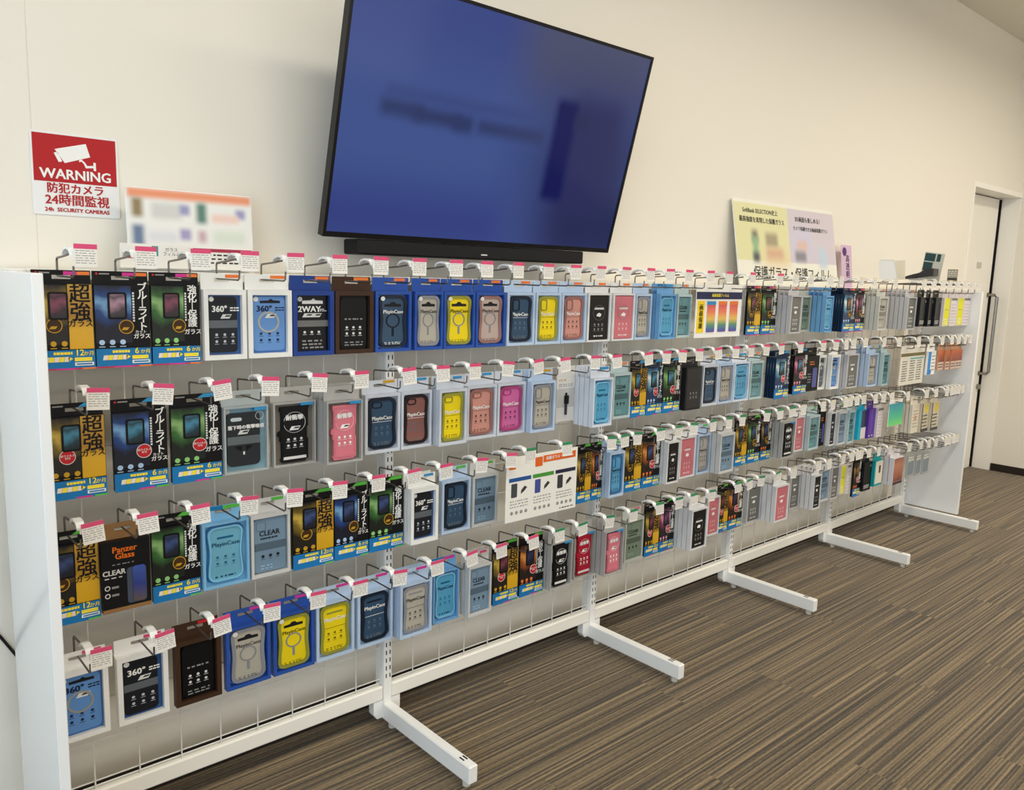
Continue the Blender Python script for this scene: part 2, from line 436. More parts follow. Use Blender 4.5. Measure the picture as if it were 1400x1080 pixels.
def hook(row, x, L, tagkind, held):
    b = bay_of(x); k = HCOUNT[(row, b)] = HCOUNT.get((row, b), 0)+1
    for u in UX:                                           # keep clear of the uprights
        if u-.006 < x < u+.0345: x = u-.006 if x < u+.014 and u > .1 or u > 4 else u+.0345
    lab = '%s-tagged wire hook %s, %s, %s bay, %s row' % ({'p': 'pink', 'g': 'green', 'b': 'cream'}[tagkind], held, ORD[k-1], BAY[b], ROW[row])
    h = thing('display_hook', lab, 'hook', (x, 0, ZR[row]), (0, 0, 0), 'price tag hooks in the %s row' % ROW[row])
    a, p, hold = hook_meshes(L)
    link('support_arm', a, h); link('hanging_prong', p, h); link('tag_holder', hold, h)
    rng = random.Random(int(x*1000)+row*7)
    pl, hd, ln = tag_meshes(tagkind)
    up = .026 if row == 1 else .018
    t = link('price_tag', pl, h, (.02, -round(L, 2)-.0172, up), (math.radians(rng.uniform(-3, 3)), math.radians(rng.uniform(-6, 6) if row > 1 else rng.uniform(-1, 1)), math.radians(rng.uniform(-4, 4))))
    link('coloured_header', hd, t); link('price_print', ln, t)
    return h

# ------------------------------------------------------------------ packages
# local frame of every package: x centred, y = 0 at its back, z = 0 at the prong that carries it
W_, B_ = M((240, 240, 236), .6), M((20, 20, 22), .5)
WHITE = M((246, 245, 240), .5); BLACK = M((13, 13, 15), .45); GREY = M((120, 120, 116), .4)
YEL = M((250, 216, 40), .4); YTX = M((252, 232, 70), .5); GOLD = M((206, 160, 40), .35); RED = M((206, 40, 48), .45)
BAND = M((28, 122, 186), .4); MAG = M((214, 60, 150), .45); ORA = M((240, 128, 60), .45); LGRN = M((90, 190, 70), .45)
SKY = M((60, 150, 205), .4); DIM = M((150, 150, 148), .5); DGREY = M((60, 60, 62), .4, coat=.3); SILV = M((225, 225, 222), .35)
PROTO = {}
def hang(m, w, mat, y0=-.0018, y1=0.0):
    """hanger tab with its slot: carries the package on the prong"""
    m.frame(-w/2, w/2, -.022, .015, -.018, .018, -.0035, .0045, y0, y1, mat)
def marks(rng, x0, x1, z0, z1, rows, y, mat, h=.45, gap=(.002, .006), ln=(.004, .012)):
    """rows of small print too small to read: joined bars"""
    m = MB(); dz = (z1-z0)/rows
    for i in range(rows):
        z = z1-dz*(i+.5); x = x0
        while x < x1-.002:
            l = min(rng.uniform(*ln), x1-x); m.box(x, x+l, y-.0004, y+.0002, z-dz*h/2, z+dz*h/2, mat); x += l+rng.uniform(*gap)
    return m

def glass(v, tail):
    """flat screen-film packet: black card, picture panel, phone, badge, title, blue guarantee band"""
    t, w = .010, .112; F = -t; P = []
    rng = random.Random(v)
    sp = {'Y': ((120, 98, 26), (206, 176, 70), (22, 17, 8)), 'B': ((26, 66, 134), (120, 170, 216), (6, 11, 34)),
          'G': ((52, 104, 46), (142, 184, 116), (8, 20, 8)), 'O': ((150, 74, 26), (226, 150, 70), (28, 12, 6)),
          'R': ((120, 44, 84), (220, 150, 170), (24, 8, 16)), 'D': ((90, 150, 180), (226, 236, 232), (20, 50, 90)),
          'K': ((92, 70, 40), (170, 140, 90), (14, 12, 10))}[v]
    CM = M((20, 44, 72), .45) if v == 'D' else BLACK
    card = MB(); hang(card, w, CM); card.box(-w/2, w/2, F, 0, -.190, -.0222, CM)
    card.box(-w/2, w/2, F, -.0019, -.0222, -.013, CM)
    P.append(('packet_card', card.mesh('packet_card'), None))
    x1 = .018 if v != 'Y' else .006
    P.append(('picture_panel', MB().box(-w/2+.001, x1, F-.0008, F+.0005, -.140, -.016, M_grad('print_'+v, [(0, sp[2]), (.28, sp[2]), (.5, sp[0]), (.66, sp[1]), (.8, sp[0]), (1, sp[2])], 'Z', -.150, -.01, .4, .6)).mesh('picture_panel'), None))
    scr = {'B': (178, 140, 160), 'D': (150, 90, 60), 'O': (44, 50, 96), 'R': (120, 60, 110), 'K': (170, 110, 60)}.get(v, (130, 62, 84))
    if tail == 'r2': scr = (70, 140, 170)
    if tail == 'r3': scr = (60, 80, 130)
    ph = MB().prism(rrect(-.030, .008, -.088, -.030, .005, 3), F-.003, F-.0009, BLACK); ph.prism(rrect(-.026, .004, -.084, -.034, .003, 2), F-.0034, F-.0031, M_grad('phone_'+v+tail, [(0, (16, 16, 20)), (.35, tuple(int(c*.4) for c in scr)), (.6, scr), (.8, tuple(int(c*.5) for c in scr)), (1, tuple(int(c*.8) for c in scr))], 'Z', -.09, -.03, .3, .9))
    P.append(('phone_picture', ph.mesh('phone_picture'), None))
    if v == 'Y':
        P.append(('title_strip', MB().box(.008, w/2-.001, F-.001, F+.0005, -.150, -.014, M_grad('gold_strip', [(0, (222, 170, 20)), (.3, (226, 176, 36)), (.5, (176, 128, 30)), (1, (206, 160, 56))], 'Z', -.15, -.01)).mesh('title_strip'), None))
        P.append(('title_text', text('超\n強', .042, B_, .0007, line=.92), (.0315, F-.0015, -.055)))
        P.append(('subtitle_text', text('ガラス', .0165, B_, .0003), (.031, F-.0015, -.097)))
    elif v in 'BD':
        P.append(('title_text', text('ブ\nル\n｜\nラ\nイ\nト', .0215, WHITE, .0005, line=.80), (.041, F-.0006, -.063)))
        P.append(('subtitle_text', text('カット', .008, WHITE, .0001), (.036, F-.0006, -.117)))
        P.append(('subtitle_text', text('ガラス', .0120, WHITE, .0003), (.038, F-.0006, -.127)))
    else:
        P.append(('title_text', text('強\n化\n｜\n保\n護', .0225, WHITE, .0005, line=.83), (.038, F-.0006, -.062)))
        P.append(('subtitle_text', text('ガラス', .0135, WHITE, .0003), (.038, F-.0006, -.120)))
    if v != 'Y':
        sm = MB()
        for i in range(11): sm.box(.0205, .0245, F-.0004, F+.0002, -.034-.006*i, -.0298-.006*i, SILV)
        P.append(('side_print', sm.mesh('side_print'), None))
    bx, bz = (-.020, -.1) if v == 'Y' else (.006, -.105)
    if tail in ('r2', 'r4') or v == 'O':
        bd = MB().prism(circ(bx, bz, .0155), F-.0020, F-.0009, RED); bd.ring(circ(bx, bz, .0162), circ(bx, bz, .0148), F-.0023, F-.0009, SILV)
        P.append(('round_badge', bd.mesh('round_badge'), None))
        P.append(('badge_text', text('抗ウイルス\n付与', .0056, WHITE, .0001), (bx, F-.0026, bz)))
    else:
        bd = MB().prism(circ(bx, bz, .0145), F-.0020, F-.0009, M((70, 46, 24), .4)); bd.ring(circ(bx, bz, .0155), circ(bx, bz, .0138), F-.0024, F-.0009, GOLD)
        bd.prism(star_quad(bx-.002, bz-.004, .006, .003, .002), F-.0024, F-.0019, GOLD)
        P.append(('round_badge', bd.mesh('round_badge'), None))
    ic = MB(); icm = {'Y': GOLD, 'G': M((150, 214, 130), .4), 'O': ORA, 'R': M((240, 170, 190), .4), 'K': ORA}.get(v, M((180, 210, 245), .4))
    for i in range(3):
        ic.prism(circ(-.044+.021*i, -.138+.0, .0058, 10), F-.0014, F+.0002, icm)
        ic.box(-.050+.021*i, -.038+.021*i, F-.0012, F+.0002, -.1485, -.1468, icm)
    P.append(('feature_icons', ic.mesh('feature_icons'), None))
    P.append(('guarantee_band', MB().box(-w/2, w/2, F-.0008, F+.0005, -.190, -.152, BAND).mesh('guarantee_band'), None))
    bt = marks(rng, -.024, .012, -.162, -.155, 1, F-.0012, YTX, .8, (.0006, .0012), (.004, .007))
    for i in range(5): bt.prism(star_quad(-.038+.0098*i, -.1712, .0046, .0052, .001), F-.0013, F-.0007, YTX if i % 2 else M((244, 232, 214), .5))
    bt.prism([(.004, -.176), (.013, -.1705), (.004, -.165)], F-.0013, F-.0007, YTX)
    bt.box(.016, .050, F-.0013, F-.0007, -.176, -.168, YTX)
    P.append(('guarantee_print', bt.mesh('guarantee_print'), None))
    P.append(('guarantee_text', text('12' if v == 'Y' else '6', .0185, YTX, .0004), (.026, F-.0014, -.1585)))
    P.append(('guarantee_text', text('か月', .0105, YTX, .0002), (.044, F-.0014, -.1605)))
    gl = MB().box(.016, .053, F-.0014, F-.0007, -.1855, -.1785, WHITE); gl.box(.019, .050, F-.0016, F-.0013, -.1835, -.1805, BAND)
    P.append(('guarantee_label', gl.mesh('guarantee_label'), None))
    ed = MB(); hs = MB()
    if tail == 'r1':
        ed.box(-w/2, w/2, F-.0009, F+.0002, -.1935, -.1900, M((190, 60, 90), .5)); ed.box(-.02, .02, F-.0011, F, -.1935, -.1900, MAG); ed.box(.03, w/2, F-.0011, F, -.1935, -.1900, ORA)
        hs.box(.004, .03, -.0026, -.0019, .0052, .0125, MAG); hs.box(.03, .054, -.0026, -.0019, .0052, .0125, ORA)
    else:
        ed.box(-w/2, w/2, F-.0009, F+.0002, -.1935, -.1900, BAND); ed.box(-.006, .026, F-.0011, F, -.1935, -.1900, MAG if tail != 'r3' else BAND); ed.box(.030, w/2, F-.0011, F, -.1935, -.1900, LGRN)
        hs.prism([(.006, .0052), (.054, .0052), (.054, .0145), (.02, .0145)], -.0026, -.0019, SKY if tail == 'r2' else LGRN)
    P.append(('bottom_stripe', ed.mesh('bottom_stripe'), None))
    P.append(('header_sticker', hs.mesh('header_sticker'), None))
    hm = MB().prism(circ(-.047, .009, .0026, 8), -.0024, -.0017, RED); hm.box(-.042, -.022, -.0023, -.0017, .0076, .0104, DIM)
    P.append(('maker_mark', hm.mesh('maker_mark'), None))
    return t, w, P

def shell(box, win, t=.02, w=.104, m=(.0105, .0105, .011, .012), name='box_body'):
    """carton with hanger tab and a recessed front window"""
    b = MB(); hang(b, w, box)
    x0, x1, z0, z1 = -w/2, w/2, -.187, -.0222
    a0, a1, c0, c1 = x0+m[0], x1-m[1], z0+m[2], z1-m[3]
    b.frame(x0, x1, z0, z1, a0, a1, c0, c1, -t, -.006, box)
    b.box(x0, x1, -.006, 0, z0, z1, box)
    P = [(name, b.mesh(name), None)]
    P.append(('window_insert', MB().box(a0, a1, -.0075, -.0061, c0, c1, win).mesh('window_insert'), None))
    return P, (a0, a1, c0, c1)
def icons(P, cx, z, y, mat, n=3, dx=.018, rows=2, r=.0034):
    m = MB()
    for j in range(rows):
        for i in range(n):
            x = cx+(i-(n-1)/2)*dx; zz = z-.016*j
            m.prism(circ(x, zz, r, 8), y-.0004, y+.0002, mat); (m.box(x-.005, x+.005, y-.0004, y+.0002, zz-r-.0032, zz-r-.0022, mat) if n > 2 else None)
    P.append(('feature_icons', m.mesh('feature_icons'), None))
def sticker(P, x, w, mat, z=.0095, tipy=-.0024):
    P.append(('tab_sticker', MB().box(x, x+w, tipy, -.0017, z-.004, z+.0035, mat).mesh('tab_sticker'), None))
def emblem(P, x, z, y, s=1.0, mat=None):
    m = MB().prism(star_quad(x, z, .011*s, .005*s, .003*s), y-.0005, y+.0002, mat or SILV); m.prism(star_quad(x+.004*s, z+.001*s, .006*s, .002*s, .002*s), y-.0008, y, M((60, 60, 60), .4))
    P.append(('emblem', m.mesh('emblem'), None))

def case360(v, tail):
    box = W_; win = M({'k': (52, 92, 150), 'b': (76, 124, 190), 'g': (96, 104, 112)}[v], .3, coat=.4)
    P, (a0, a1, c0, c1) = shell(box, win); y = -.0122
    dark = v in 'kg'
    cm = M((24, 27, 34), .4, coat=.3) if v == 'k' else M((92, 98, 104), .3, coat=.4) if v == 'g' else M((98, 146, 206), .2, coat=.5)
    x0, x1 = a0+.003, a1-(.010 if v == 'k' else .004)
    P.append(('phone_case', MB().prism(rrect(x0, x1, c0+.006, c1-.004, .010), y, -.0076, cm).mesh('phone_case'), None))
    tx = WHITE if dark else M((24, 32, 60), .4)
    P.append(('top_slot', MB().prism([(-.022, -.054), (.026, -.054), (.026, -.048), (.010, -.047), (.004, -.043), (-.002, -.047), (-.022, -.048)], y-.0006, y+.0002, M((24, 26, 32), .4)).mesh('top_slot'), None))
    P.append(('title_text', text('360°', .020, tx, .0006), (-.012, y-.0006, -.068)))
    P.append(('small_print', marks(random.Random(2), .014, .036, -.074, -.062, 2, y, tx, .5, (.001, .002), (.004, .008)).mesh('small_print'), None))
    emblem(P, .004, -.085, y)
    if dark: P.append(('grey_band', MB().box(x0, x1, y-.0005, y+.0002, -.112, -.094, M((96, 102, 108), .25, coat=.4)).mesh('grey_band'), None))
    else: P.append(('metal_ring', MB().ring(circ(-.002, -.100, .026, 28), circ(-.002, -.100, .021, 28), y-.0012, y+.0002, M((168, 172, 170), .35, .4)).mesh('metal_ring'), None))
    icons(P, 0, -.128, y, M((190, 196, 204), .4) if dark else M((30, 40, 70), .4), 3, .020, 2)
    P.append(('round_mark', MB().prism(circ(a0+.010, c1-.010, .006, 12), y-.0008, y+.0002, SILV).mesh('round_mark'), None))
    sticker(P, .008, .036, ORA if tail == 'r1' else PINK if tail == 'r4' else SKY)
    return .02, .104, P

def twoway(v, tail):
    P, (a0, a1, c0, c1) = shell(M((36, 66, 140), .4), M((10, 10, 12), .35, coat=.2)); y = -.0076
    P.append(('top_slot', MB().prism([(-.024, -.056), (.028, -.056), (.028, -.048), (.010, -.047), (.004, -.042), (-.002, -.047), (-.024, -.048)], y-.0006, y+.0002, SILV).mesh('top_slot'), None))
    P.append(('title_text', text('2WAY', .0205, WHITE, .0006), (-.006, y-.0006, -.070)))
    P.append(('small_print', marks(random.Random(2), .020, .039, -.076, -.068, 2, y, WHITE).mesh('small_print'), None))
    emblem(P, -.010, -.085, y); emblem(P, .012, -.085, y)
    P.append(('grey_band', MB().box(a0, a1, y-.0005, y+.0002, -.114, -.098, GREY).mesh('grey_band'), None))
    icons(P, 0, -.128, y, SILV, 3, .018, 1); P.append(('small_print', marks(random.Random(5), -.024, .03, -.172, -.146, 3, y, DIM).mesh('small_print'), None))
    P.append(('round_mark', MB().prism(circ(a0+.012, c1-.010, .006, 12), y-.0008, y+.0002, SILV).mesh('round_mark'), None))
    sticker(P, .012, .034, ORA)
    return .02, .104, P
def brown(v, tail):
    P, (a0, a1, c0, c1) = shell(M((66, 44, 30), .45), M((8, 8, 9), .4)); y = -.0076
    P.append(('phone_case', MB().prism(rrect(a0+.006, a1-.006, c0+.005, c1-.006, .010), -.012, -.0077, M((9, 9, 10), .4, coat=.1)).mesh('phone_case'), None)); y = -.012
    P.append(('title_text', text('L E A T H E R', .0062, DIM, .0001), (0, y-.0006, -.096))) if False else None
    P.append(('small_print', marks(random.Random(3), -.024, .026, -.099, -.093, 1, y, DIM, .6).mesh('small_print'), None))
    icons(P, 0, -.118, y, SILV, 3, .018, 2); P.append(('small_print', marks(random.Random(5), -.024, .026, -.168, -.154, 2, y, DIM, .4).mesh('small_print'), None))
    sticker(P, .006, .04, ORA if tail == 'r1' else RED)
    return .02, .104, P

TONE = {'N': ((50, 78, 104), (22, 34, 50)), 'W': ((182, 176, 162), (140, 142, 150)), 'Y': ((240, 214, 26), (150, 148, 60)), 'P': ((190, 170, 160), (150, 112, 106)),
        'S': ((206, 146, 134), (150, 104, 98)), 'M': ((140, 92, 84), (36, 26, 30)), 'F': ((206, 104, 160), (168, 66, 120)), 'B': ((92, 160, 200), (48, 110, 160)), 'L': ((136, 190, 216), (96, 156, 196))}
def playin(kind, v, tail):
    """see-through case box: S-sided or straight rounded case with bumper rim, camera island and lettering"""
    tone, rim = TONE[v]
    if kind == 'mag': box = M((44, 84, 168), .4, coat=.2); win = M((40, 78, 158), .35)
    elif kind == 'se': box = M((206, 212, 222), .5); win = M((188, 196, 208), .35) if v != 'Y' else M((206, 206, 120), .35)
    else: box = M((186, 206, 230), .5) if v in 'NYWBS' else M((200, 206, 226), .5); win = M((176, 196, 220), .35)
    wave = .0035 if kind in ('mag', 'wv') else .0025
    P, (a0, a1, c0, c1) = shell(box, win, m=(.0075, .0075, .009, .008)); y = -.017
    x0, x1, z0, z1 = a0+.004, a1-.004, c0+.003, c1-.003
    o = rrect(x0, x1, z0, z1, .019, 6, wave)
    i = rrect(x0+.008, x1-.008, z0+.008, z1-.008, .014, 6, wave)
    P.append(('bumper_rim', MB().ring(o, i, y, -.0076, M(rim, .35, coat=.3)).mesh('bumper_rim'), None))
    P.append(('phone_case', MB().prism(i, y+.003, -.0077, M(tone, .3, coat=.5)).mesh('phone_case'), None)); f = y+.003
    dk = v in 'NM'
    tx = WHITE if dk else M(tuple(int(c*.35) for c in tone), .4)
    if kind == 'mag':
        P.append(('outline_print', MB().ring(rrect(a0+.0005, a1-.0005, c0+.0005, c1-.0005, .021, 6, wave), rrect(a0+.0018, a1-.0018, c0+.0018, c1-.0018, .020, 6, wave), -.0082, -.0074, M((150, 178, 224), .4)).mesh('outline_print'), None))
        P.append(('top_slot', MB().prism([(-.024, -.064), (.024, -.064), (.024, -.057), (.009, -.056), (.004, -.051), (-.004, -.051), (-.009, -.056), (-.024, -.057)], f-.0006, f+.0002, M((26, 26, 30), .4)).mesh('top_slot'), None))
        P.append(('title_text', text('PlayinCase', .0135, tx, .0002), (.001, f-.0006, -.078)))
        rm = M((20, 26, 34), .4) if v == 'N' else M((140, 142, 144), .4)
        r = MB().ring(circ(0, -.102, .020, 28), circ(0, -.102, .0165, 28), f-.0012, f+.0002, rm); r.prism(rrect(-.003, .003, -.145, -.122, .0025, 3), f-.0012, f+.0002, rm)
        P.append(('magnet_ring', r.mesh('magnet_ring'), None))
        P.append(('round_mark', MB().prism(circ(a0+.014, c1-.012, .006, 12), f-.0042, f-.0032, SILV).mesh('round_mark'), None))
        P.append(('small_print', marks(random.Random(8), -.024, .022, -.168, -.160, 2, f, tx, .4).mesh('small_print'), None))
        sticker(P, .010, .032, ORA if tail == 'r1' else MAG)
    else:
        cw = .026 if kind == 'wv' else .030
        if not (tail == 'r4'):
            cam = rrect(x0+.011, x0+.011+cw, z1-.010-(.036 if kind == 'wv' else .018), z1-.010, .0075, 5)
            camI = rrect(x0+.014, x0+.008+cw, z1-.013-(.030 if kind == 'wv' else .012), z1-.013, .005, 5)
            P.append(('camera_frame', MB().ring(cam, camI, f-.002, f+.0002, M(rim, .3)).mesh('camera_frame'), None))
        else:
            P.append(('top_slot', MB().prism([(-.022, -.060), (.022, -.060), (.022, -.055), (-.022, -.055)], f-.0006, f+.0002, M(rim, .3)).mesh('top_slot'), None))
        P.append(('title_text', text('PlayinCase', .0145, tx if v not in 'YPSFB' else WHITE if v != 'B' else tx, .0003), (.001, f-.0006, -.090 if tail != 'r4' else -.076)))
        P.append(('title_line', MB().box(x0+.010, x1-.010, f-.0004, f+.0002, -.1005, -.0995, tx).mesh('title_line'), None))
        icons(P, 0, -.116, f, M(tuple(int(c*.5) for c in tone), .4) if not dk else M((90, 110, 130), .4), 3, .017, 2)
        P.append(('small_print', marks(random.Random(8), -.024, .022, -.166, -.156, 2, f, tx if not dk else GREY, .4).mesh('small_print'), None))
        sticker(P, .010, .034, {'r1': ORA, 'r2': SKY if v != 'N' and v != 'W' else GOLD, 'r3': LGRN, 'r4': MAG}[tail])
    return .02, .104, P
def roundbox(v, tail):
    """sky-blue carton with nested wavy outlines round a clear blue case"""
    box = M((222, 228, 238) if tail == 'r2' else (116, 170, 216) if v == 'B' else (128, 184, 222), .45)
    P, (a0, a1, c0, c1) = shell(box, M((120, 184, 216), .3), m=(.006, .006, .007, .006)); y = -.016
    o = rrect(a0+.003, a1-.003, c0+.003, c1-.003, .020, 6, .004); i = rrect(a0+.007, a1-.007, c0+.007, c1-.007, .018, 6, .004)
    j = rrect(a0+.011, a1-.011, c0+.011, c1-.011, .015, 6, .0035)
    P.append(('outline_print', MB().ring(o, i, -.009, -.0074, M((60, 120, 176), .4)).mesh('outline_print'), None))
    P.append(('bumper_rim', MB().ring(i, j, y, -.0075, M((132, 196, 226), .25, coat=.5)).mesh('bumper_rim'), None))
    P.append(('phone_case', MB().prism(j, y+.003, -.0077, M((112, 176, 200) if v == 'L' else (84, 160, 198), .22, coat=.6)).mesh('phone_case'), None)); f = y+.003
    tx = M((22, 70, 104), .4)
    P.append(('top_slot', MB().prism([(-.018, -.066), (.018, -.066), (.018, -.061), (-.018, -.061)], f-.0006, f+.0002, M((20, 96, 140), .4)).mesh('top_slot'), None))
    P.append(('title_text', text('PlayinCase', .0145, tx, .0002), (.001, f-.0006, -.080)))
    icons(P, 0, -.112, f, M((50, 110, 140), .4), 3, .018, 2)
    P.append(('small_print', marks(random.Random(8), -.024, .022, -.166, -.158, 1, f, tx, .5).mesh('small_print'), None))
    hs = MB().box(-.050, .0, -.0025, -.0017, .005, .0145, M((24, 120, 180), .4)); hs.box(.0, .044, -.0026, -.0017, .005, .0135, {'r3': LGRN, 'r4': MAG}.get(tail, SKY))
    P.append(('tab_sticker', hs.mesh('tab_sticker'), None))
    return .02, .104, P
def rugged(v, tail):
    """grey carton, jagged shock-proof case with round print"""
    box = M((178, 176, 172), .5); win = M((122, 116, 106), .4) if tail == 'r2' else M((140, 138, 134), .4)
    P, (a0, a1, c0, c1) = shell(box, win, m=(.004, .004, .005, .004)); y = -.0165
    cm = {'K': M((17, 17, 19), .45), 'P': M((216, 122, 136), .35, coat=.3), 'R': M((176, 26, 50), .35, coat=.3)}[v]
    h = [(-.030, -.178), (.026, -.178), (.029, -.174), (.034, -.172), (.034, -.120), (.031, -.116), (.031, -.090), (.034, -.086), (.034, -.042), (.036, -.038), (.036, -.034), (-.034, -.034), (-.034, -.046), (-.031, -.050), (-.031, -.094), (-.038, -.098), (-.039, -.108), (-.034, -.112), (-.034, -.122), (-.031, -.126), (-.031, -.166), (-.034, -.170)]
    c = MB().prism(h, y, -.0077, cm)
    c.ring([(x*.9, -.106+(z+.106)*.93) for x, z in h], [(x*.84, -.106+(z+.106)*.9) for x, z in h], y-.0012, y+.0005, cm)
    P.append(('phone_case', c.mesh('phone_case'), None))
    f = y-.0002
    P.append(('print_circle', MB().ring(circ(0, -.075, .027, 28), circ(0, -.075, .0262, 28), f-.0008, f+.0002, SILV if v == 'K' else M((240, 200, 200), .4)).mesh('print_circle'), None))
    P.append(('title_text', text('耐衝撃', .0145, WHITE, .0005), (0, f-.0008, -.063)))
    emblem(P, .001, -.090, f, 1.0, WHITE)
    icons(P, 0, -.118, f-.001, SILV if v == 'K' else WHITE, 3, .016, 2)
    P.append(('bottom_bar', MB().box(-.028, .028, f-.0016, f+.0002, -.170, -.163, SILV if v != 'P' else cm).mesh('bottom_bar'), None))
    sticker(P, .014, .032, SKY, -.028, -.0215)
    return .02, .104, P
def flip(v, tail):
    """white carton with a full-height window on a wallet case, white dot emblem and line print"""
    P, (a0, a1, c0, c1) = shell(M((226, 226, 226), .5) if v != 'G' else M((200, 199, 201), .5), M((90, 90, 90), .4), m=(.007, .007, .006, .006))
    cm = {'K': M((24, 23, 24), .35, coat=.3), 'P': M((206, 116, 126), .35, coat=.3), 'G': M((112, 112, 106), .35, coat=.3)}[v]; y = -.0165
    P.append(('wallet_case', MB().prism(rrect(a0+.002, a1-.002, c0+.002, c1-.002, .004, 3), y, -.0077, cm).mesh('wallet_case'), None))
    P.append(('case_flap', MB().prism(rrect(a0+.003, a0+.012, c0+.003, c1-.003, .002, 3), y-.0012, y+.0004, cm).mesh('case_flap'), None))
    P.append(('print_circle', MB().ring(circ(0, -.088, .026, 26), circ(0, -.088, .0252, 26), y-.0007, y+.0002, GREY).mesh('print_circle'), None))
    P.append(('title_print', marks(random.Random(4), -.020, .022, -.078, -.070, 1, y, SILV, .8, (.0006, .0014), (.003, .007)).mesh('title_print'), None))
    P.append(('emblem_dot', MB().prism([(-.010, -.100), (.007, -.102), (.011, -.093), (.001, -.088), (-.009, -.093)], y-.0008, y+.0002, WHITE).mesh('emblem_dot'), None))
    icons(P, 0, -.128, y, DIM if v == 'K' else M((226, 190, 190), .4) if v == 'P' else SILV, 3, .017, 2)
    P.append(('small_print', marks(random.Random(9), -.020, .02, -.172, -.163, 1, y, SILV, .5).mesh('small_print'), None))
    sticker(P, .008, .032, ORA if tail == 'r1' else BEIGET)
    return .02, .104, P
def clear(v, tail):
    """white-framed carton with a clear case: grey-blue, teal, green or ivory"""
    box, win = {'r': ((206, 206, 204), (128, 156, 178)), 'T': ((186, 206, 208), (108, 156, 162)), 'G': ((186, 190, 182), (128, 146, 126)), 'W': ((206, 206, 198), (180, 176, 162))}[v]
    P, (a0, a1, c0, c1) = shell(M(box, .5), M(win, .25, coat=.5), m=(.007, .007, .009, .010)); y = -.0145
    P.append(('phone_case', MB().prism(rrect(a0+.003, a1-.003, c0+.003, c1-.003, .008), y, -.0077, M(tuple(int(c*.94) for c in win), .15, coat=.7)).mesh('phone_case'), None))
    tx = M(tuple(int(c*.28) for c in win), .4)
    P.append(('title_text', text('CLEAR', .0185, tx, .0004), (-.002, y-.0006, -.074)))
    P.append(('small_print', marks(random.Random(4), -.026, .022, -.090, -.084, 1, y, tx, .7, (.001, .002), (.004, .009)).mesh('small_print'), None))
    P.append(('dark_band', MB().box(a0+.003, a1-.003, y-.0004, y+.0002, -.118, -.098, M(tuple(int(c*.68) for c in win), .25, coat=.5)).mesh('dark_band'), None))
    icons(P, 0, -.134, y, tx, 3, .02, 1, .0045)
    P.append(('small_print', marks(random.Random(6), -.026, .01, -.170, -.155, 2, y, M(tuple(min(255, int(c*1.25)) for c in win), .4), .3).mesh('small_print'), None))
    P.append(('camera_frame', MB().ring(rrect(a0+.008, a0+.034, c1-.034, c1-.010, .006), rrect(a0+.0095, a0+.0325, c1-.0325, c1-.0115, .005), y-.0008, y+.0002, M(tuple(int(c*.8) for c in win), .3)).mesh('camera_frame'), None))
    sticker(P, .010, .032, {'r3': LGRN, 'r4': PINK}.get(tail, ORA))
    return .02, .104, P
def shock(v, tail):
    P, (a0, a1, c0, c1) = shell(M((176, 184, 184), .5), M((136, 172, 184), .3), m=(.004, .004, .005, .004)); y = -.0165
    P.append(('phone_case', MB().prism(rrect(a0+.004, a1-.015, c0+.012, c1-.012, .012), y, -.0077, M((42, 46, 50), .3, coat=.5)).mesh('phone_case'), None))
    P.append(('camera_window', MB().prism(rrect(-.036, -.010, -.058, -.049, .0045), y-.0006, y+.0002, M((196, 208, 212), .3)).mesh('camera_window'), None))
    P.append(('title_text', text('落下時の衝撃吸収', .0108, WHITE, .0004), (0, y-.0006, -.074)))
    emblem(P, -.006, -.086, y); P.append(('grey_band', MB().box(a0+.004, a1-.015, y-.0005, y+.0002, -.116, -.096, M((104, 112, 114), .25, coat=.4)).mesh('grey_band'), None))
    m = MB()
    for sg in (-1, 1): m.prism([(-.006+sg*.004, -.120), (-.006+sg*.022, -.120), (-.006+sg*.006, -.134)][::sg], y-.0007, y+.0002, M((16, 17, 18), .3))
    m.box(-.008, -.004, y-.0007, y+.0002, -.142, -.134, SILV); P.append(('cross_print', m.mesh('cross_print'), None))
    P.append(('round_mark', MB().prism(circ(a0+.008, c1-.008, .006, 12), -.0085, -.0073, SILV).ring(circ(a1-.016, c1-.022, .010), circ(a1-.016, c1-.022, .0092), y-.0007, y+.0002, SILV).mesh('round_mark'), None))
    sticker(P, .018, .030, SKY, -.030, -.0215)
    return .02, .104, P
